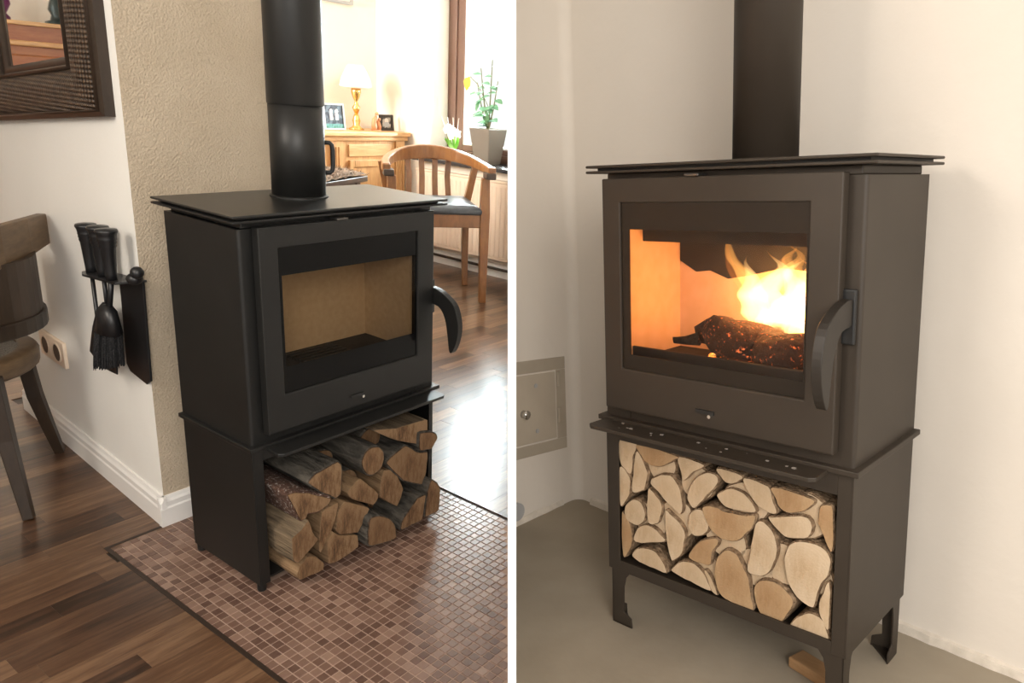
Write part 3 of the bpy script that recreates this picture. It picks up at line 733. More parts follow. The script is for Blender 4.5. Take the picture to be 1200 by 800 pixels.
# ---------------------------------------------------------------- stove A with its logs
tA, fA = stove('black steel wood stove with a cold firebox standing on the mosaic hearth', M['black_steel'], .420, .022, M['vermiculite'], M['stove_glass'], False, None, (.032, .588), .028, .602, .030, .604, .03, .385)
pipe('black flue pipe with a seam and loop handle on the cold stove', .300, .190, fA['top'], .0695, M['black_steel'], 1.255, H, math.radians(-32))
for lab, o, y0, kind in LOGS_L:
    barkm = {'bark': M['bark_grey'], 'flaky': M['bark_flaky'], 'grey': None, 'pale': None}[kind]
    sidem = {'bark': M['bark'], 'flaky': M['bark'], 'grey': M['split_grey'], 'pale': M['split_pale']}[kind]
    log_obj(lab, o, y0, .27, M['end_orange'], sidem, barkm, .004, 'logs in the store of the cold stove', sharp=not ('round' in lab), shrink=.97)
# dark logs filling the gaps deeper in the store
for i, (x, z, r) in enumerate(((.30, .20, .045), (.40, .30, .04), (.14, .165, .03), (.435, .09, .04), (.50, .12, .04), (.25, .27, .045))):
    a0 = rnd.random() * 6
    log_obj(('log hidden deep behind the round log in the cold store', 'log set back under the long flat wedge', 'log in the dark gap above the squared block', 'log set back behind the rounded brown log', 'log set back beside the orange split log', 'log set back right of the big grooved log')[i],
            [(x + r * math.cos(a0 + k * .9) * rnd.uniform(.8, 1.1), z + r * math.sin(a0 + k * .9) * rnd.uniform(.8, 1.1)) for k in range(7)], .03 + .008 * i, .2, M['end_orange'], M['bark'], M['bark_grey'], .003, 'logs in the store of the cold stove')

# ---------------------------------------------------------------- wall things, room A
def wbox(b, s0, s1, z0, z1, n0, n1):
    P = [wl(s, z, n) for n in (n0, n1) for s, z in ((s0, z0), (s1, z0), (s1, z1), (s0, z1))]
    V = [b.bm.verts.new(p) for p in P]
    for q in ((3, 2, 1, 0), (4, 5, 6, 7), (0, 1, 5, 4), (1, 2, 6, 5), (2, 3, 7, 6), (3, 0, 4, 7)): b._f([V[i] for i in q])
    return b
# mirror with a woven frame, hanging a little out of level
def ml(s, z, n): return wl(s, z - .088 * (s - .034), n)
mir = thing('wall_mirror', 'large mirror in a wide dark woven rattan frame on the white wall', 'mirror', wl(.45, 1.5))
def frame_strip(b, a, c, n0, n1, n2, n3=None):
    """picture-frame band between rectangles a and c = (s0, s1, z0, z1); profile heights along n"""
    def rect(r, n): return [ml(r[0], r[2], n), ml(r[1], r[2], n), ml(r[1], r[3], n), ml(r[0], r[3], n)]
    K = 7; rings = [rect(a, 0)]
    for k in range(K + 1):
        t = k / K; r = [a[i] + (c[i] - a[i]) * t for i in range(4)]
        rings.append(rect(r, n0 + (n1 - n0) * t + n2 * math.sin(math.pi * t)))
    rings.append(rect(c, 0))
    return b.loft(rings, cap=False)
O = (.045, 1.05, 1.190, 2.25)
def inset(r, d): return (r[0] + d, r[1] - d, r[2] + d * .62, r[3] - d)
frame_strip(MB(), O, inset(O, .020), .026, .030, .0).build('outer_frame', M['frame_dark'], mir)
frame_strip(MB(), inset(O, .020), inset(O, .030), .032, .032, .005).build('bead', M['frame_dark'], mir, smooth=True)
frame_strip(MB(), inset(O, .030), inset(O, .205), .030, .020, .022).build('woven_frame', M['weave'], mir, smooth=True)
frame_strip(MB(), inset(O, .205), inset(O, .225), .024, .024, .006).build('inner_frame', M['frame_dark'], mir, smooth=True)
frame_strip(MB(), inset(O, .225), inset(O, .262), .018, .012, .004).build('inner_bead', M['frame_dark'], mir, smooth=True)
q = inset(O, .26)
b = MB(); V = [b.bm.verts.new(ml(s, z, .009)) for s, z in ((q[0], q[2]), (q[1], q[2]), (q[1], q[3]), (q[0], q[3]))]; b._f(V)
V = [b.bm.verts.new(ml(s, z, .003)) for s, z in ((q[0], q[2]), (q[1], q[2]), (q[1], q[3]), (q[0], q[3]))]; b._f(V)
b.build('mirror_glass', M['mirror'], mir)
# the cabinet whose top the mirror shows
cb = thing('tall_cabinet', 'red-brown cabinet seen only in the mirror', 'cabinet', (-.75, 3.2, 0))
MB().box(-1.5, -.05, 3.02, 3.38, 0, 1.36).build('body', M['cabinet_red'], cb)
MB().box(-1.54, -.01, 2.98, 3.39, 1.455, 1.475).build('top', M['pine_h'], cb, bevel=.004)
MB().box(-1.5, -.05, 3.0, 3.38, 1.385, 1.455).build('frieze', M['cabinet_red'], cb)
MB().box(-1.53, -.02, 2.985, 3.38, 1.36, 1.385).build('cornice', M['pine_h'], cb, bevel=.006)
for k in range(3): MB().box(-1.45 + k * .47, -1.02 + k * .47, 3.005, 3.021, .08, 1.32).build('door', M['cabinet_red'], cb, bevel=.008)
def fig(sc, x, prof, m): return MB().lathe([(q * sc, 1.475 + h * sc) for q, h in prof], (x, 3.14, 0), 14).build('figurine', m, smooth=True, origin=(x, 3.14, 1.475))
g = fig(.85, -.545, [(.075, 0), (.078, .015), (.05, .025), (.042, .055), (.056, .085), (.046, .125), (.026, .165), (.03, .205), (.02, .255), (.0, .265)], M['figure_dark'])
tag(g, 'dark bronze figurine on the cabinet shown in the mirror', 'figurine')
g = fig(.9, -.30, [(.04, 0), (.042, .015), (.025, .035), (.05, .085), (.04, .145), (.02, .205), (.0, .225)], M['figure_purple'])
tag(g, 'purple figurine on the cabinet shown in the mirror', 'figurine')

# double socket
sk = thing('wall_socket', 'cream double socket low on the white wall behind the chair', 'socket', wl(.77, .36))
b = wbox(MB(), .665, .895, .312, .405, 0, .012); b.build('cover', M['socket'], sk, bevel=.003)
for s in (.725, .835):
    b = MB(); c = wl(s, .358, .0125); u = WD; w = Vector((0, 0, 1))
    rings = [[c + WN * n + (u * math.cos(a) * 1.1 + w * math.sin(a)) * r for a in [2 * math.pi * k / 16 for k in range(16)]] for r, n in ((.036, 0), (.036, .003), (.030, .003))]
    b.loft(rings, cap=False).build('socket_ring', M['socket'], sk)
    b = MB(); b.loft([[c + WN * n + (u * math.cos(a) * 1.1 + w * math.sin(a)) * .030 for a in [2 * math.pi * k / 16 for k in range(16)]] for n in (0, .001)]).build('socket_well', M['socket_hole'], sk)

# fireside tool rack and tools
rk = thing('fire_tool_rack', 'black wall rack with a back plate holding fireside tools', 'rack', wl(.08, .75))
b = MB(); pts = [(-.035, .765), (.125, .735), (.125, .700), (.140, .480), (.120, .462), (.010, .452), (-.018, .470)]
b.prism([wl(s, z, .003) for s, z in pts], WN * .006).build('back_plate', M['black_iron'], rk, bevel=.001)
b = MB(); b.prism([wl(s, z, n) for s, z, n in ((-.05, .765, .003), (.26, .735, .003), (.26, .735, .055), (.20, .741, .075), (-.03, .763, .075))], Vector((0, 0, .006))).build('tool_shelf', M['black_iron'], rk, bevel=.001)
b = MB(); b.ball(wl(-.075, .800, .035), .017).ball(wl(-.055, .780, .035), .021, 1, 1, .8).build('finial', M['black_iron'], rk, smooth=True)
def tool_handle(t, s, z, n):
    b = MB()
    c = wl(s, 0, n)
    b.lathe([(.0, z + .142), (.026, z + .140), (.028, z + .134), (.024, z + .126), (.0225, z + .116), (.0235, z + .113), (.0215, z + .110), (.0225, z + .104), (.0205, z + .101), (.0215, z + .095), (.019, z + .09), (.0145, z + .02), (.014, z)], (c.x, c.y, 0), 16).build('grip', M['black_iron'], t, smooth=True)
    return c
pk = thing('poker', 'thin iron poker, left of the hanging fireside tools', 'poker', wl(.215, .75, .045))
c = tool_handle(pk, .215, .745, .045)
MB().tube([(c.x, c.y, .75), (c.x, c.y, .50), wl(.225, .478, .045), wl(.262, .474, .045)], .006, 8, up=(1, 0, 0)).build('rod', M['black_iron'], pk, smooth=True)
sh = thing('fire_shovel', 'black fire shovel hanging between the poker and the hearth brush', 'shovel', wl(.115, .76, .05))
c = tool_handle(sh, .115, .755, .05)
MB().tube([(c.x, c.y, .76), (c.x, c.y, .64)], .006, 8).build('rod', M['black_iron'], sh, smooth=True)
b = MB(); P = [(.10, .672), (.15, .672), (.20, .64), (.245, .575), (.285, .490), (.20, .462), (.09, .47), (.07, .60)]
b.prism([wl(s, z, .045 + .03 * max(0, (.67 - z))) for s, z in P], WN * .004).build('pan', M['black_iron'], sh, bevel=.001)
br = thing('hearth_brush', 'black hearth brush, right of the hanging fireside tools', 'brush', wl(.02, .77, .06))
c = tool_handle(br, .025, .762, .062)
MB().tube([(c.x, c.y, .77), wl(.05, .66, .07)], .007, 8).build('rod', M['black_iron'], br, smooth=True)
b = MB(); q = []
for z, w, d in ((.690, .012, .012), (.672, .036, .022), (.610, .060, .030)):
    cc = wl(.055 + (.675 - z) * .1, z, .072); q.append([cc + WD * w * math.cos(a) + WN * d * math.sin(a) for a in [2 * math.pi * k / 12 for k in range(12)]])
b.loft(q).build('brush_head', M['black_iron'], br, smooth=True)
b = MB()
for k in range(240):
    a = rnd.random() * 6.283; rr = math.sqrt(rnd.random()); p = wl(.063, .61, .072) + WD * .056 * rr * math.cos(a) + WN * .028 * rr * math.sin(a)
    e = wl(.085, .61, .074) + WD * .072 * rr * math.cos(a) + WN * .034 * rr * math.sin(a); e.z = .495 + rnd.random() * .012 - .02 * math.cos(a) * rr
    b.tube([p, (p + e) / 2 + WD * .002, e], [.0028, .0026, .0012], 4, cap=False)
o = b.build('bristles', M['bristle'], br); o['kind'] = 'stuff'

# ---- dark round-backed chair at the left edge
F = Vector((-.85, .52, 0)).normalized(); SV = Vector((.52, .85, 0)).normalized(); CC = Vector((-.262, 1.122, 0))
def cl(a, bb, z): return CC + SV * a + F * bb + Vector((0, 0, z))
ch = thing('round_back_chair', 'dark wooden round-backed chair with a cane seat at the left edge', 'chair', CC)
def cring(r0, r1, z, a0, a1, n, rise=None):
    return [cl(r0 * math.sin(t), -r1 * math.cos(t), z + (rise(t) if rise else 0)) for t in [a0 + (a1 - a0) * i / n for i in range(n + 1)]]
def disc(prof, n=28):
    return [[cl(r * math.sin(t), -r * math.cos(t), z) for t in [2 * math.pi * k / n for k in range(n)]] for r, z in prof]
MB().loft(disc([(.165, .430), (.205, .405), (.216, .415), (.218, .455), (.210, .466), (.165, .466)]), cap=False).build('seat_ring', M['chair_lit'], ch, smooth=True)
MB().loft(disc([(.166, .455), (.166, .462), (.10, .459), (.02, .457)])).build('cane_seat', M['cane'], ch)
for sx, sy, tx, ty in ((-1, -1, -.235, -.185), (1, -1, .235, -.185), (-1, 1, -.2, .2), (1, 1, .2, .2)):
    p0 = cl(sx * .165, sy * .135, .43); p1 = cl(sx * .185, sy * .15, .24); p2 = cl(tx, ty, 0)
    MB().ribbon([p0, p1, (p1 + p2) / 2 + (p1 - p0) * .05, p2], [.021, .020, .017, .014], [.024, .022, .018, .015], up=SV).build('leg', M['chair_shaded'], ch, bevel=.003)
MB().ribbon(cring(.225, .235, .560, -1.75, 1.75, 22), .018, .024).build('lower_back_ring', M['chair_shaded'], ch, bevel=.005)
for t in (-1.15, 1.15, -1.7, 1.7):
    MB().tube([cl(.19 * math.sin(t), -.19 * math.cos(t), .44), cl(.222 * math.sin(t), -.228 * math.cos(t), .56)], .016, 8).build('back_post', M['chair_shaded'], ch, smooth=True)
MB().ribbon(cring(.222, .236, .660, -1.15, 1.05, 16), .008, .095).build('back_panel', M['chair_shaded'], ch)
MB().ribbon([(.045, 1.175, .798), (-.055, 1.045, .800), (-.165, .925, .802), (-.290, .830, .802), (-.43, .775, .800)], .015, [.048, .056, .060, .060, .055]).build('top_rail', M['chair_lit'], ch, bevel=.004)

# ---- cherry armchair by the window
AB = Vector((.59, .81, 0)).normalized(); AR = Vector((.81, -.59, 0)).normalized(); A0 = Vector((2.666, 1.637, 0))
def al(r, bk, z): return A0 + AR * r + AB * bk + Vector((0, 0, z))    # r <= 0 to the left, bk to the back
ac = thing('cherry_armchair', 'cherry wood armchair with a dark leather seat in front of the radiator', 'chair', al(-.33, .25, 0))
Wd = .61; Dp = .50
for r_, bk, top, tb in ((-.02, .0, .80, 0), (-Wd + .02, .0, .80, 0), (-.02 - .03, Dp, .84, .10), (-Wd + .05, Dp, .84, .10)):
    cx = -Wd / 2
    if bk == 0: MB().ribbon([al(r_, bk, 0), al(r_, bk, .30), al(r_, bk, .58), al(r_ , bk, top)], [.022, .026, .03, .024], [.022, .026, .03, .024], up=AB).build('leg', M['cherry'], ac, bevel=.004)
    else: MB().ribbon([al(r_, bk - .03, 0), al(r_, bk, .30), al(r_, bk, .55), al(r_ + (.055 if r_ > cx else -.055), bk - .04, top)], [.018, .022, .023, .020], [.02, .024, .024, .02], up=AB).build('leg', M['cherry'], ac, bevel=.004)
MB().box(-Wd + .03, -.03, -.018, .012, .49, .575, Matrix(((AR.x, AB.x, 0, A0.x), (AR.y, AB.y, 0, A0.y), (0, 0, 1, 0), (0, 0, 0, 1)))).build('front_apron', M['cherry'], ac, bevel=.004)
LM = Matrix(((AR.x, AB.x, 0, A0.x), (AR.y, AB.y, 0, A0.y), (0, 0, 1, 0), (0, 0, 0, 1)))
MB().box(-.05, -.02, 0, Dp, .49, .57, LM).build('side_apron', M['cherry'], ac, bevel=.004)
MB().box(-Wd + .02, -Wd + .05, 0, Dp, .49, .57, LM).build('side_apron', M['cherry'], ac, bevel=.004)
MB().box(-Wd + .07, -.07, Dp - .03, Dp, .49, .57, LM).build('back_apron', M['cherry'], ac, bevel=.004)
b = MB(); rings = []
for ins, z in ((.0, .572), (-.008, .59), (.0, .612), (.03, .628), (.10, .638)):
    rings.append([al(-.045 - ins, -.03 + ins, z), al(-Wd + .045 + ins, -.03 + ins, z), al(-Wd + .05 + ins, Dp - .03 - ins, z), al(-.05 - ins, Dp - .03 - ins, z)])
b.loft(rings).build('seat_pad', M['leather'], ac, bevel=.012, seg=3, smooth=True)
n = 26; path = []; wid = []; hts = []
for i in range(n + 1):
    t = math.pi * i / n
    r_ = -Wd / 2 + (Wd / 2 + .012) * math.cos(t); bk = -.05 + (Dp + .06) * max(0, math.sin(t)) ** .72
    path.append(al(r_, bk, .845 + .060 * max(0, math.sin(t)) ** 1.5)); wid.append(.024 - .004 * math.sin(t)); hts.append(.026 + .020 * math.sin(t) ** 2)
MB().ribbon(path, wid, hts).build('arm_rail', M['cherry'], ac, bevel=.008, smooth=False)
for r_ in (.0, -Wd):
    MB().box(r_ - .03, r_ + .03, -.085, .035, .80, .838, LM).build('arm_cap', M['cap_dark'], ac, bevel=.006)
for k in range(4):
    r_ = -Wd / 2 + (-.12 + .08 * k) * 1.0
    MB().ribbon([al(r_ * 1 + .01 * (k - 1.5), Dp - .02, .56), al(r_ + .004 * (k - 1.5), Dp + .00, .75), al(r_ + .012 * (k - 1.5), Dp + .02, .885)], .018, .008, up=AB).build('back_slat', M['cherry'], ac)

# ---- radiator
rd = thing('radiator', 'cream ribbed panel radiator under the window', 'radiator', (3.22, 2.2, .12))
MB().box(3.20, 3.262, 1.3, 2.86, .14, .70).build('panel', M['radiator'], rd, clip=True, bevel=.008)
for k in range(34):
    yy = 2.84 - k * .044
    MB().prism([(3.2005, yy - .013, .165), (3.1955, yy - .006, .175), (3.1955, yy + .006, .175), (3.2005, yy + .013, .165)], (0, 0, .50)).build('rib', M['radiator'], rd, clip=True)
MB().box(3.196, 3.266, 1.3, 2.865, .70, .716).build('top_grille', M['radiator'], rd, clip=True, bevel=.004)
MB().tube([(3.235, 2.80, .14), (3.235, 2.80, .07), (3.235, 1.3, .07)], .010, 8, up=(1, 0, 0)).build('pipe', M['frame_dark'], rd, clip=True)

# ---- pine sideboard against the far wall
sbd = thing('pine_sideboard', 'honey pine sideboard with fluted pilasters against the far wall', 'sideboard', (2.5, 3.2, 0))
MB().box(1.62, 3.23, 3.03, 3.38, .06, .90).build('body', M['pine'], sbd, bevel=.003)
MB().box(1.58, 3.262, 2.985, 3.385, .935, .965).build('top', M['pine_h'], sbd, bevel=.006)
MB().box(1.60, 3.25, 3.005, 3.385, .90, .935).build('cornice', M['pine_h'], sbd, bevel=.008)
MB().box(1.60, 3.25, 3.0, 3.38, 0, .06).build('plinth', M['pine_h'], sbd)
for x0 in (2.545, 3.135, 1.70):
    p = MB().box(x0, x0 + .085, 3.012, 3.03, .06, .90).build('pilaster', M['pine'], sbd)
    for k in range(3): MB().tube([(x0 + .018 + k * .024, 3.012, .12), (x0 + .018 + k * .024, 3.012, .86)], .008, 8).build('flute', M['pine'], p)
for x0, x1 in ((2.70, 3.09), (1.84, 2.50)):
    MB().box(x0, x1, 3.016, 3.03, .79, .875).build('drawer', M['pine_h'], sbd, bevel=.005)
    d = MB().box(x0, x1, 3.018, 3.03, .10, .765).build('door', M['pine'], sbd, bevel=.003)
    MB().box(x0, x0 + .045, 3.008, 3.02, .10, .765).box(x1 - .045, x1, 3.008, 3.02, .10, .765).box(x0 + .045, x1 - .045, 3.008, 3.02, .10, .15).box(x0 + .045, x1 - .045, 3.008, 3.02, .715, .765).build('door_frame', M['pine'], d, bevel=.004)

def photo(label, x0, x1, yy, z0, z1, fw, fm, pm_, lean, fig):
    t = thing('photo_frame', label, 'photo frame', ((x0 + x1) / 2, yy, z0)); c = Vector(((x0 + x1) / 2, yy, z0)); mt = mrot(c, 'X', lean)
    MB().box(x0, x0 + fw, yy - .016, yy, z0, z1, mt).box(x1 - fw, x1, yy - .016, yy, z0, z1, mt).box(x0 + fw, x1 - fw, yy - .016, yy, z0, z0 + fw, mt).box(x0 + fw, x1 - fw, yy - .016, yy, z1 - fw, z1, mt).build('frame', fm, t)
    MB().box(x0 + fw, x1 - fw, yy - .008, yy, z0 + fw, z1 - fw, mt).build('photograph', pm_, t)
    cx = (x0 + x1) / 2; w = (x1 - x0 - 2 * fw)
    if fig == 2:
        for dx in (-.14, .16):
            b = MB(); b.box(cx + dx * w - .012, cx + dx * w + .012, yy - .0095, yy - .008, z0 + (z1 - z0) * .38, z0 + (z1 - z0) * .62, mt); b.build('printed_figure', M['photo_light'], t)
            b = MB(); b.ball(mt @ Vector((cx + dx * w, yy - .009, z0 + (z1 - z0) * .70)), .014, 1, .1, 1.2); b.build('printed_face', M['photo_light'], t)
        MB().box(x0 + fw, x1 - fw, yy - .0095, yy - .008, z0 + fw, z0 + fw + .03, mt).build('printed_grass', M['photo_green'], t)
    else:
        b = MB(); b.ball(mt @ Vector((cx, yy - .009, z0 + (z1 - z0) * .60)), .018, 1, .1, 1.25); b.build('printed_face', M['photo_light'], t)
        b = MB(); b.ball(mt @ Vector((cx, yy - .0085, z0 + (z1 - z0) * .36)), .028, 1.1, .08, .8); b.build('printed_figure', M['frame_grey'], t)
    MB().box((x0 + x1) / 2 - .01, (x0 + x1) / 2 + .01, yy, yy + .06, z0, z0 + .006).build('strut', fm, t)
photo('grey photo frame with a picture of a couple on the pine sideboard', 2.585, 2.765, 3.14, .967, 1.150, .012, M['frame_grey'], M['photo_dark'], -.12, 2)
photo('small dark photo frame at the right end of the pine sideboard', 3.085, 3.215, 3.14, .967, 1.085, .020, M['frame_dark'], M['photo_grey'], -.10, 1)
# lamp
lp = thing('table_lamp', 'brass table lamp with a white shade on the pine sideboard', 'lamp', (2.935, 3.22, .965))
MB().lathe([(.055, .965), (.057, .975), (.035, .985), (.024, 1.0), (.030, 1.03), (.022, 1.06), (.014, 1.08)], (2.935, 3.22, 0), 18).build('base', M['brass'], lp, smooth=True)
MB().lathe([(.012, 1.08), (.022, 1.105), (.030, 1.125), (.016, 1.145), (.011, 1.17), (.026, 1.20), (.036, 1.235), (.034, 1.26), (.016, 1.275), (.010, 1.30)], (2.935, 3.22, 0), 18).build('stem', M['brass'], lp, smooth=True)
MB().lathe([(.020, 1.27), (.075, 1.262), (.118, 1.275), (.105, 1.33), (.075, 1.39), (.055, 1.425), (.052, 1.425), (.10, 1.32)], (2.935, 3.22, 0), 24).build('shade', M['shade'], lp, smooth=True)
# figurine between lamp and frame
fg = thing('figurine', 'small terracotta pair of figures between the lamp and the dark photo frame', 'figurine', (3.02, 3.10, .965))
MB().lathe([(.036, .965), (.036, .975), (.0, .976)], (3.02, 3.10, 0), 14).build('base', M['figure'], fg)
MB().tube([(3.00, 3.10, .974), (2.995, 3.10, 1.01), (3.005, 3.10, 1.05), (3.02, 3.10, 1.075)], [.018, .016, .018, .009], 10, up=(0, 1, 0)).ball((3.026, 3.10, 1.092), .014).build('standing_figure', M['figure'], fg, smooth=True)
MB().tube([(3.045, 3.10, .974), (3.05, 3.10, 1.0), (3.04, 3.10, 1.03), (3.03, 3.10, 1.045)], [.016, .016, .013, .008], 10, up=(0, 1, 0)).ball((3.045, 3.095, 1.052), .012).build('leaning_figure', M['figure'], fg, smooth=True)
# picture on the far wall, only its lower edge in view
pf = thing('wall_picture', 'dark framed picture on the far wall above the sideboard, cut by the top edge', 'picture', (2.86, 3.39, 1.86))
MB().box(2.70, 3.05, 3.375, 3.398, 1.845, 1.865).box(2.70, 2.72, 3.375, 3.398, 1.865, 2.2).box(3.03, 3.05, 3.375, 3.398, 1.865, 2.2).box(2.72, 3.03, 3.375, 3.398, 2.18, 2.2).build('frame', M['frame_grey'], pf)
MB().box(2.72, 3.03, 3.385, 3.397, 1.865, 2.18).build('print', M['photo_light'], pf)

# ---- bench with a fur in front of the sideboard
bx = thing('wooden_bench', 'dark wooden bench behind the cold stove, under a fur', 'bench', (2.0, 2.55, 0))
BU = Vector((.92, .38, 0)).normalized(); BV = Vector((-BU.y, BU.x, 0)); B0 = Vector((2.55, 2.66, 0))
BM_ = Matrix(((BU.x, BV.x, 0, B0.x), (BU.y, BV.y, 0, B0.y), (0, 0, 1, 0), (0, 0, 0, 1)))
MB().box(-1.0, 0, -.02, .36, .665, .705, BM_).build('top', M['dark_wood'], bx, bevel=.006)
MB().box(-.93, -.07, .02, .05, .58, .665, BM_).build('apron', M['dark_wood'], bx)
for r_ in (-.95, -.10):
    for q in (.01, .29): MB().box(r_, r_ + .05, q, q + .05, 0, .665, BM_, taper=.7).build('leg', M['dark_wood'], bx)
b = MB(); bm = b.bm; N1, N2 = 40, 16
for i in range(N1):
    for j in range(N2): pass
grid = [[bm.verts.new(BM_ @ Vector((-.98 + .95 * i / N1, -.03 + .36 * j / N2, .715 + .050 * math.sin(math.pi * min(1, max(0, i / N1))) ** .4 * math.sin(math.pi * j / N2) ** .4 + rnd.uniform(-.006, .010)))) for j in range(N2 + 1)] for i in range(N1 + 1)]
for i in range(N1):
    for j in range(N2): b._f([grid[i][j], grid[i + 1][j], grid[i + 1][j + 1], grid[i][j + 1]])
for k in range(2600):
    i, j = rnd.random(), rnd.random(); p = BM_ @ Vector((-.98 + .95 * i, -.03 + .36 * j, .712 + .050 * math.sin(math.pi * i) ** .4 * math.sin(math.pi * j) ** .4))
    d = Vector((rnd.uniform(-1, 1), rnd.uniform(-1, .6), rnd.uniform(.1, 1))).normalized() * rnd.uniform(.018, .040)
    s_ = Vector((rnd.uniform(-1, 1), rnd.uniform(-1, 1), 0)) * .0032
    V = [bm.verts.new(p - s_), bm.verts.new(p + s_), bm.verts.new(p + d)]; b._f(V)
o = b.build('fur_throw', M['fur'], origin=B0 + Vector((0, 0, .71))); tag(o, 'shaggy brown and white fur lying on the dark bench', 'fur')

# ---- plants on the sill
def leaf(b, p, d, w, l, up):
    d = d.normalized(); s_ = d.cross(up)
    s_ = s_.normalized() if s_.length > 1e-3 else Vector((0, 1, 0)); n_ = s_.cross(d)
    rows = [(0, .05), (.25, .75), (.5, 1), (.78, .62), (1, .03)]
    R = []
    for t, k in rows:
        c = p + d * l * t - n_ * l * .22 * t * t
        R.append([b.bm.verts.new(c - s_ * w * k * .5 + n_ * w * .10 * k), b.bm.verts.new(c), b.bm.verts.new(c + s_ * w * k * .5 + n_ * w * .10 * k)])
    for a, c in zip(R, R[1:]):
        for i in range(2): b._f([a[i], a[i + 1], c[i + 1], c[i]])
px, py, pz = 3.38, 2.30, .802
pl = thing('potted_plant', 'tall leafy plant in a tapered taupe pot on the window sill', 'plant', (px, py, pz))
b = MB(); b.loft([[Vector((px + sx * r, py + sy * r, z)) for sx, sy in ((-1, -1), (1, -1), (1, 1), (-1, 1))] for r, z in ((.068, pz), (.098, 1.055), (.090, 1.055), (.086, 1.03))]).build('pot', M['pot'], pl, bevel=.006)
MB().box(px - .085, px + .085, py - .085, py + .085, 1.02, 1.034).build('soil', M['underlay'], pl)
for k, (dx, dy, hh) in enumerate(((-.02, .07, .44), (.0, -.02, .50), (.01, -.07, .36), (.0, .12, .34))):
    st = [Vector((px, py, 1.03)), Vector((px + dx * .5, py + dy * .6, 1.03 + hh * .5)), Vector((px + dx, py + dy, 1.03 + hh))]
    MB().tube(st, [.006, .005, .003], 6, up=(1, 0, 0)).build('stem', M['stem'], pl)
    for q in range(7):
        t = .12 + q * .13; p = st[0].lerp(st[1], t * 2) if t < .5 else st[1].lerp(st[2], t * 2 - 1)
        a = q * 2.4 + k; b = MB(); leaf(b, p, Vector((-.35 + .3 * math.cos(a), math.sin(a) * 1.0, .15 * math.cos(q))), .065 - .003 * q, .10 - .004 * q, Vector((-.5, 0, 1)))
        b.build('leaf', M['leaf'], pl, smooth=True)
b = MB(); p0 = Vector((px - .04, py + .16, 1.41)); leaf(b, p0, Vector((-.1, .3, -.8)), .08, .11, Vector((-1, 0, .2))); b.build('leaf', M['leaf_yellow'], pl, smooth=True)['label'] = 'yellow wilting leaf'
MB().tube([Vector((px, py, 1.2)), Vector((px - .02, py + .1, 1.36)), p0], .003, 6).build('stem', M['stem'], pl)
fx, fy = 3.33, 2.60
fl = thing('flowering_plant', 'small white-flowered plant with fresh green leaves on the sill', 'plant', (fx, fy, .802))
MB().lathe([(.045, .802), (.062, .87), (.058, .87), (.05, .86), (.0, .858)], (fx, fy, 0), 16).build('pot', M['pot_white'], fl, smooth=False)
for k in range(14):
    a = k * 2.4; b = MB(); leaf(b, Vector((fx, fy, .86)), Vector((.4 * math.cos(a), .4 * math.sin(a), .75)), .03, .12, Vector((1, 0, 0))); b.build('leaf', M['leaf_young'], fl, smooth=True)
for k in range(9):
    a = k * .7; p = Vector((fx + .05 * math.cos(a), fy + .07 * math.sin(a * 1.7), .98 + .05 * rnd.random()))
    b = MB()
    for q in range(5): leaf(b, p, Vector((-.3, math.cos(q * 1.256), math.sin(q * 1.256))), .03, .035, Vector((-1, 0, 0)))
    b.build('flower', M['petal'], fl, smooth=True)
for k in range(4):
    MB().tube([Vector((fx, fy, .86)), Vector((fx - .02, fy + .05 - k * .035, 1.0)), Vector((fx - .03, fy + .10 - k * .06, 1.11))], .0022, 5).build('flower_stem', M['petal'], fl)

# ================================================================ ROOM B
ROOM[0] = 'B'
struct(MB().box(-2.0, 3.2, -3.2, .95, -.06, 0).build('floor', M['concrete'], clip=True), 'bare beige screed floor of the second room')
HB = 2.45
def wy(x): return .536 - .0987 * (x + .603)       # back wall line
b = MB(); r = .035
cor = []
for k in range(9):
    a = math.pi * k / 16
    cor.append((-.603 + r - r * math.cos(a) + .0, wy(-.603) - r + r * math.sin(a)))
plan = [(-.61, -1.6)] + cor + [(3.0, wy(3.0)), (3.0, wy(3.0) + .1), (-.71, .70), (-.71, -1.6)]
b.prism([(x, yy, 0) for x, yy in plan], (0, 0, HB))
o = struct(b.build('wall_back', M['plaster_b'], clip=True, smooth=True), 'warm white plastered corner behind the burning stove')
md = o.modifiers.new('edges', 'EDGE_SPLIT'); md.split_angle = .6
struct(MB().box(-1.0, 3.2, -3.2, .95, HB, HB + .08).build('ceiling', M['ceiling'], clip=True))
# ragged mortar footing along the walls
b = MB(); x = -.53; P = []
while x < 2.9: P.append((x, wy(x))); x += .035
rows = []
for i, (x, yy) in enumerate(P):
    h = .026 + .005 * noise.noise((x * 14, 3, 0)); d = .010 + .004 * noise.noise((x * 22, 9, 0))
    rows.append([Vector((x, yy + .01, 0)), Vector((x, yy - d, 0)), Vector((x, yy - d * .8, h * .8)), Vector((x, yy + .01, h))])
b.loft(rows)
struct(b.build('baseboard_back', M['mortar']))
b = MB(); rows = []; yy = .46
while yy > -1.2:
    h = .024 + .007 * noise.noise((yy * 14, 5, 0)); d = .010 + .006 * noise.noise((yy * 22, 1, 0))
    rows.append([Vector((-.615, yy, 0)), Vector((-.608 + d, yy, 0)), Vector((-.608 + d * .7, yy, h * .8)), Vector((-.615, yy, h))]); yy -= .035
b.loft(rows)
struct(b.build('baseboard_left', M['mortar'], clip=True))
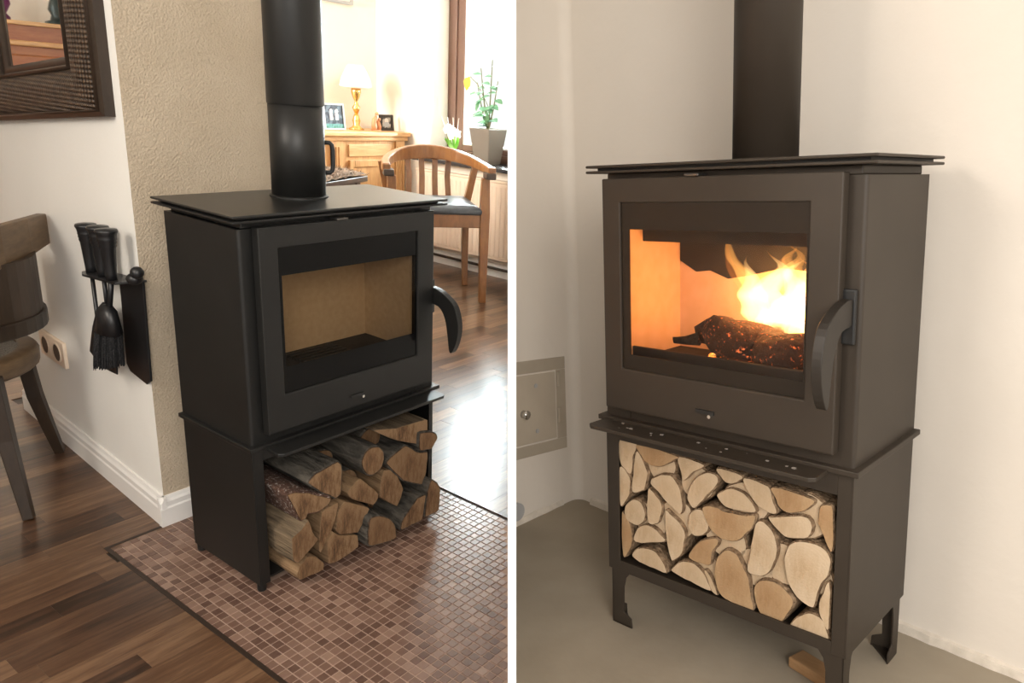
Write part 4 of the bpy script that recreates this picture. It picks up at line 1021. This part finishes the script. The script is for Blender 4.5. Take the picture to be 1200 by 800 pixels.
# soot door of the chimney in the left wall (top edge falls towards the corner as in the place)
cd = thing('chimney_access_door', 'grey sheet metal access door set in the left wall of the second room', 'access door', (-.605, .38, .36))
def cdp(yy, z): return (-.6100, yy, z - .11 * (yy - .27))
def cbox(y0, y1, z0, z1, x0, x1, name, m, par, bev=.002):
    b = MB(); P = [(x, yy, z - .09 * (yy - .27)) for x in (x0, x1) for yy, z in ((y0, z0), (y1, z0), (y1, z1), (y0, z1))]
    V = [b.bm.verts.new(p) for p in P]
    for q in ((3, 2, 1, 0), (4, 5, 6, 7), (0, 1, 5, 4), (1, 2, 6, 5), (2, 3, 7, 6), (3, 0, 4, 7)): b._f([V[i] for i in q])
    return b.build(name, m, par, bevel=bev, clip=True)
X = -.610
cbox(.02, .490, .505, .548, X, X + .008, 'frame', M['door_frame_paint'], cd); cbox(.02, .490, .222, .262, X, X + .008, 'frame', M['door_frame_paint'], cd)
cbox(.444, .490, .262, .505, X, X + .008, 'frame', M['door_frame_paint'], cd); cbox(.02, .06, .262, .505, X, X + .008, 'frame', M['door_frame_paint'], cd)
lf = cbox(.066, .438, .268, .500, X, X + .011, 'leaf', M['door_paint'], cd)
for z in (.305, .43): MB().tube([(X + .011, .452, z), (X + .011, .452, z + .05)], .006, 8).build('hinge', M['door_frame_paint'], cd)
for z in (.30, .455):
    MB().tube([(X + .010, .345, z), (X + .0135, .345, z)], .0075, 10).build('rivet', M['frame_grey'], lf)
MB().tube([(X + .010, .285, .372), (X + .020, .285, .372), (X + .030, .285, .372)], [.014, .010, .015], 14).build('knob', M['chrome'], lf, smooth=True)
# small round cover at the foot of the wall by the divider
o = MB().tube([(-.603, .235, .052), (-.590, .235, .052)], .030, 20).build('round_cover', M['frame_grey'], origin=(-.6, .235, .052), clip=True, bevel=.004)
tag(o, 'round grey metal cover low on the left wall under the access door', 'cover')

tB, fB = stove('brown-black steel wood stove with a burning fire on short bent legs', M['bronze_steel'], .540, .150, M['vermiculite_hot'], M['stove_glass_warm'], True, None, (.026, .588), .006, .575, .036, .588, .178, .492)
pipe('brown-black straight flue pipe on the burning stove', .325, .165, fB['top'], .0705, M['bronze_steel'], None, HB - .004, None)
for lab, o in LOGS_R:
    log_obj(lab, o, .005 + rnd.uniform(0, .005), .26, M['end_brown' if {'brown', 'tan'} & set(lab.split()[:4]) else 'end_pale'], M['bark_pale'], M['bark_pale'], .0018, 'logs in the store of the burning stove', shrink=.985)
for i, (x, z, r) in enumerate(((.33, .315, .05), (.40, .27, .045), (.20, .33, .05), (.12, .30, .05), (.47, .30, .05), (.25, .43, .045), (.52, .42, .05), (.38, .42, .05), (.15, .45, .045), (.29, .225, .04), (.43, .205, .035), (.54, .30, .04))):
    nm = ('behind the tall brown oval log', 'behind the upright D-shaped log', 'behind the small round white log', 'behind the round pinkish log', 'behind the largest oval log', 'behind the pale leaning log', 'behind the flat-topped log', 'behind the broad brown half log', 'behind the tall pointed log', 'behind the blunt tan log', 'behind the golden brown log', 'behind the shaggy-barked log')[i]
    a0 = rnd.random() * 6
    log_obj('log set deeper in the open store ' + nm, [(x + r * math.cos(a0 + k * .9) * rnd.uniform(.8, 1.1), z + r * math.sin(a0 + k * .9) * rnd.uniform(.8, 1.1)) for k in range(7)], .018, .2, M['end_pale'], M['bark_pale'], M['bark_pale'], .003, 'logs in the store of the burning stove')
# ash flakes on the shelf
b = MB()
for k in range(16):
    x = rnd.choice((.10, .16, .30, .33, .42, .50)) + rnd.uniform(-.05, .05); yy = rnd.uniform(-.07, -.022); s_ = rnd.uniform(.0008, .003)
    b.box(x - s_, x + s_ * 1.6, yy - s_, yy + s_, .5450, .5450 + s_ * .6)
o = b.build('ash_flakes', M['ash'], origin=(.3, -.05, .545)); o['kind'] = 'stuff'; tag(o, 'pale ash flakes on the front shelf of the burning stove', 'ash')
o = MB().box(.445, .56, .10, .15, .0, .026, mrot((.48, .12, 0), 'Z', -.25)).build('wood_offcut', M['scrap'], bevel=.004, origin=(.48, .08, 0))
tag(o, 'pine offcut lying on the floor under the burning stove', 'wood')

# ---- the fire
x0, x1, z0, yb = fB['fx0'], fB['fx1'], fB['fz0'], fB['fy1']
fw = x1 - x0
lg = thing('burning_log', 'charred log glowing in the burning stove', 'log', (x0 + fw * .55, .10, z0 + .06))
def lumpy(b, path, rads, seg=18, amp=.007, sd=0):
    path = [Vector(p) for p in path]; rings = []
    for i, p in enumerate(path):
        t = (path[min(i + 1, len(path) - 1)] - path[max(i - 1, 0)]).normalized(); u = Vector((0, 0, 1)); u = (u - t * u.dot(t)).normalized(); w = t.cross(u)
        ring = []
        for k in range(seg):
            a = 2 * math.pi * k / seg; q = noise.noise((i * .55 + sd, math.cos(a) * 1.6, math.sin(a) * 1.6)) + .5 * noise.noise((i * 1.4 + sd, math.cos(a) * 4, math.sin(a) * 4))
            ring.append(p + (u * math.cos(a) + w * math.sin(a)) * (rads[i] + amp * q))
        rings.append(ring)
    return b.loft(rings)
NL = 14
P = [(x0 + fw * (.30 + .62 * i / NL), .075 + .02 * math.sin(i), z0 + .062 + .012 * math.sin(i * .5)) for i in range(NL + 1)]
R_ = [.016, .030, .037, .040, .042, .043, .045, .046, .047, .046, .044, .042, .038, .032, .02]
lumpy(MB(), P, R_).build('charred_log', M['ember_log'], lg, smooth=True)
lumpy(MB(), [(x0 + fw * .20, .055, z0 + .050), (x0 + fw * .26, .058, z0 + .053), (x0 + fw * .33, .066, z0 + .058)], [.008, .011, .016], 10, .004, 5).build('twig', M['char'], lg, smooth=True)
l2 = MB(); lumpy(l2, [(x0 + fw * (.40 + .55 * i / 8), .145, z0 + .055 + .02 * i / 8) for i in range(9)], [.02, .032, .036, .038, .038, .036, .034, .03, .02], 16, .007, 11)
o = l2.build('burning_log', M['ember_log'], smooth=True, origin=(x0 + fw * .65, .145, z0 + .06)); tag(o, 'second glowing log lying behind the charred log', 'log')
b = MB()
for k in range(70):
    b.ball((x0 + fw * rnd.uniform(.33, .97), rnd.uniform(.034, .16), z0 + rnd.uniform(.010, .016)), rnd.uniform(.006, .013), 1.3, 1, .7, 7, 5)
o = b.build('embers', M['embers'], origin=(x0 + fw / 2, .08, z0)); o['kind'] = 'stuff'; tag(o, 'glowing ember bed under the burning logs', 'embers')
fire = thing('fire', 'yellow flames over the logs in the burning stove', 'fire', (x0 + fw * .65, .12, z0 + .08))
def flame(x, yy, z, h, w, lean, mt, sd, depth=.5):
    b = MB(); N = 20; rings = []
    for i in range(N + 1):
        t = i / N; rr = w * (math.sin(math.pi * min(1, t * .9 + .13)) ** .7) * (1 - t) ** .6 * (1 + .35 * noise.noise((sd + 3, t * 5, 0))) + .0006
        cx = x + lean * t ** 1.4 + .045 * noise.noise((sd, t * 3.2, 0)) * (t + .1); cy = yy + .018 * noise.noise((sd + 7, t * 2.5, 0))
        ring = []
        for k in range(14):
            a = 2 * math.pi * k / 14; q = 1 + .6 * noise.noise((math.cos(a) * 1.5 + sd, math.sin(a) * 1.5, t * 5.0))
            ring.append(Vector((cx + rr * q * math.cos(a), cy + rr * q * depth * math.sin(a), z + h * t)))
        rings.append(ring)
    b.loft(rings); return b.build('flame', mt, fire, smooth=True)
def fx(t): return x0 + fw * t
FL = [  # position across, depth, base height, height, width, lean, material
    (.60, .125, .085, .225, .032, -.125, 'flame'), (.53, .13, .085, .220, .020, -.085, 'flame_edge'), (.585, .12, .085, .160, .046, -.04, 'flame_core'),
    (.66, .13, .085, .170, .058, -.01, 'flame_core'), (.74, .125, .085, .160, .066, .03, 'flame_core'), (.82, .12, .080, .175, .062, .030, 'flame_core'),
    (.88, .11, .050, .185, .052, .012, 'flame_core'), (.92, .085, .012, .150, .030, .008, 'flame_core'), (.67, .14, .17, .100, .026, .03, 'flame'), (.76, .14, .16, .115, .030, -.03, 'flame'),
    (.84, .13, .15, .120, .030, .03, 'flame'), (.90, .12, .14, .110, .026, -.04, 'flame'), (.70, .12, .19, .07, .014, .04, 'flame_edge'), (.955, .09, .03, .20, .020, -.004, 'flame_edge'), (.43, .062, .025, .036, .008, .003, 'flame_core')]
for i, (t, yy, z, h, w, ln, mt) in enumerate(FL): flame(fx(t), yy, z0 + z, h, w, ln, M[mt], i * 3.7)
pt = bpy.data.lights.new('firelight', 'POINT'); pt.energy = 3.2; pt.color = (1, .42, .12); pt.shadow_soft_size = .05
o = bpy.data.objects.new('firelight', pt); COL.objects.link(o); o.location = (fx(.66), .085, z0 + .17); TOP_B.append(o)
ROOM[0] = None

# ---------------------------------------------------------------- place room B, cut at the divider
for o in TOP_B:
    o.matrix_world = ROOM_B @ Matrix.Translation(o.location)
bpy.context.view_layer.update()
for o in CLIP:
    top = o
    while top.parent: top = top.parent
    clip_mesh(o.data, o.matrix_world, top in TOP_B)
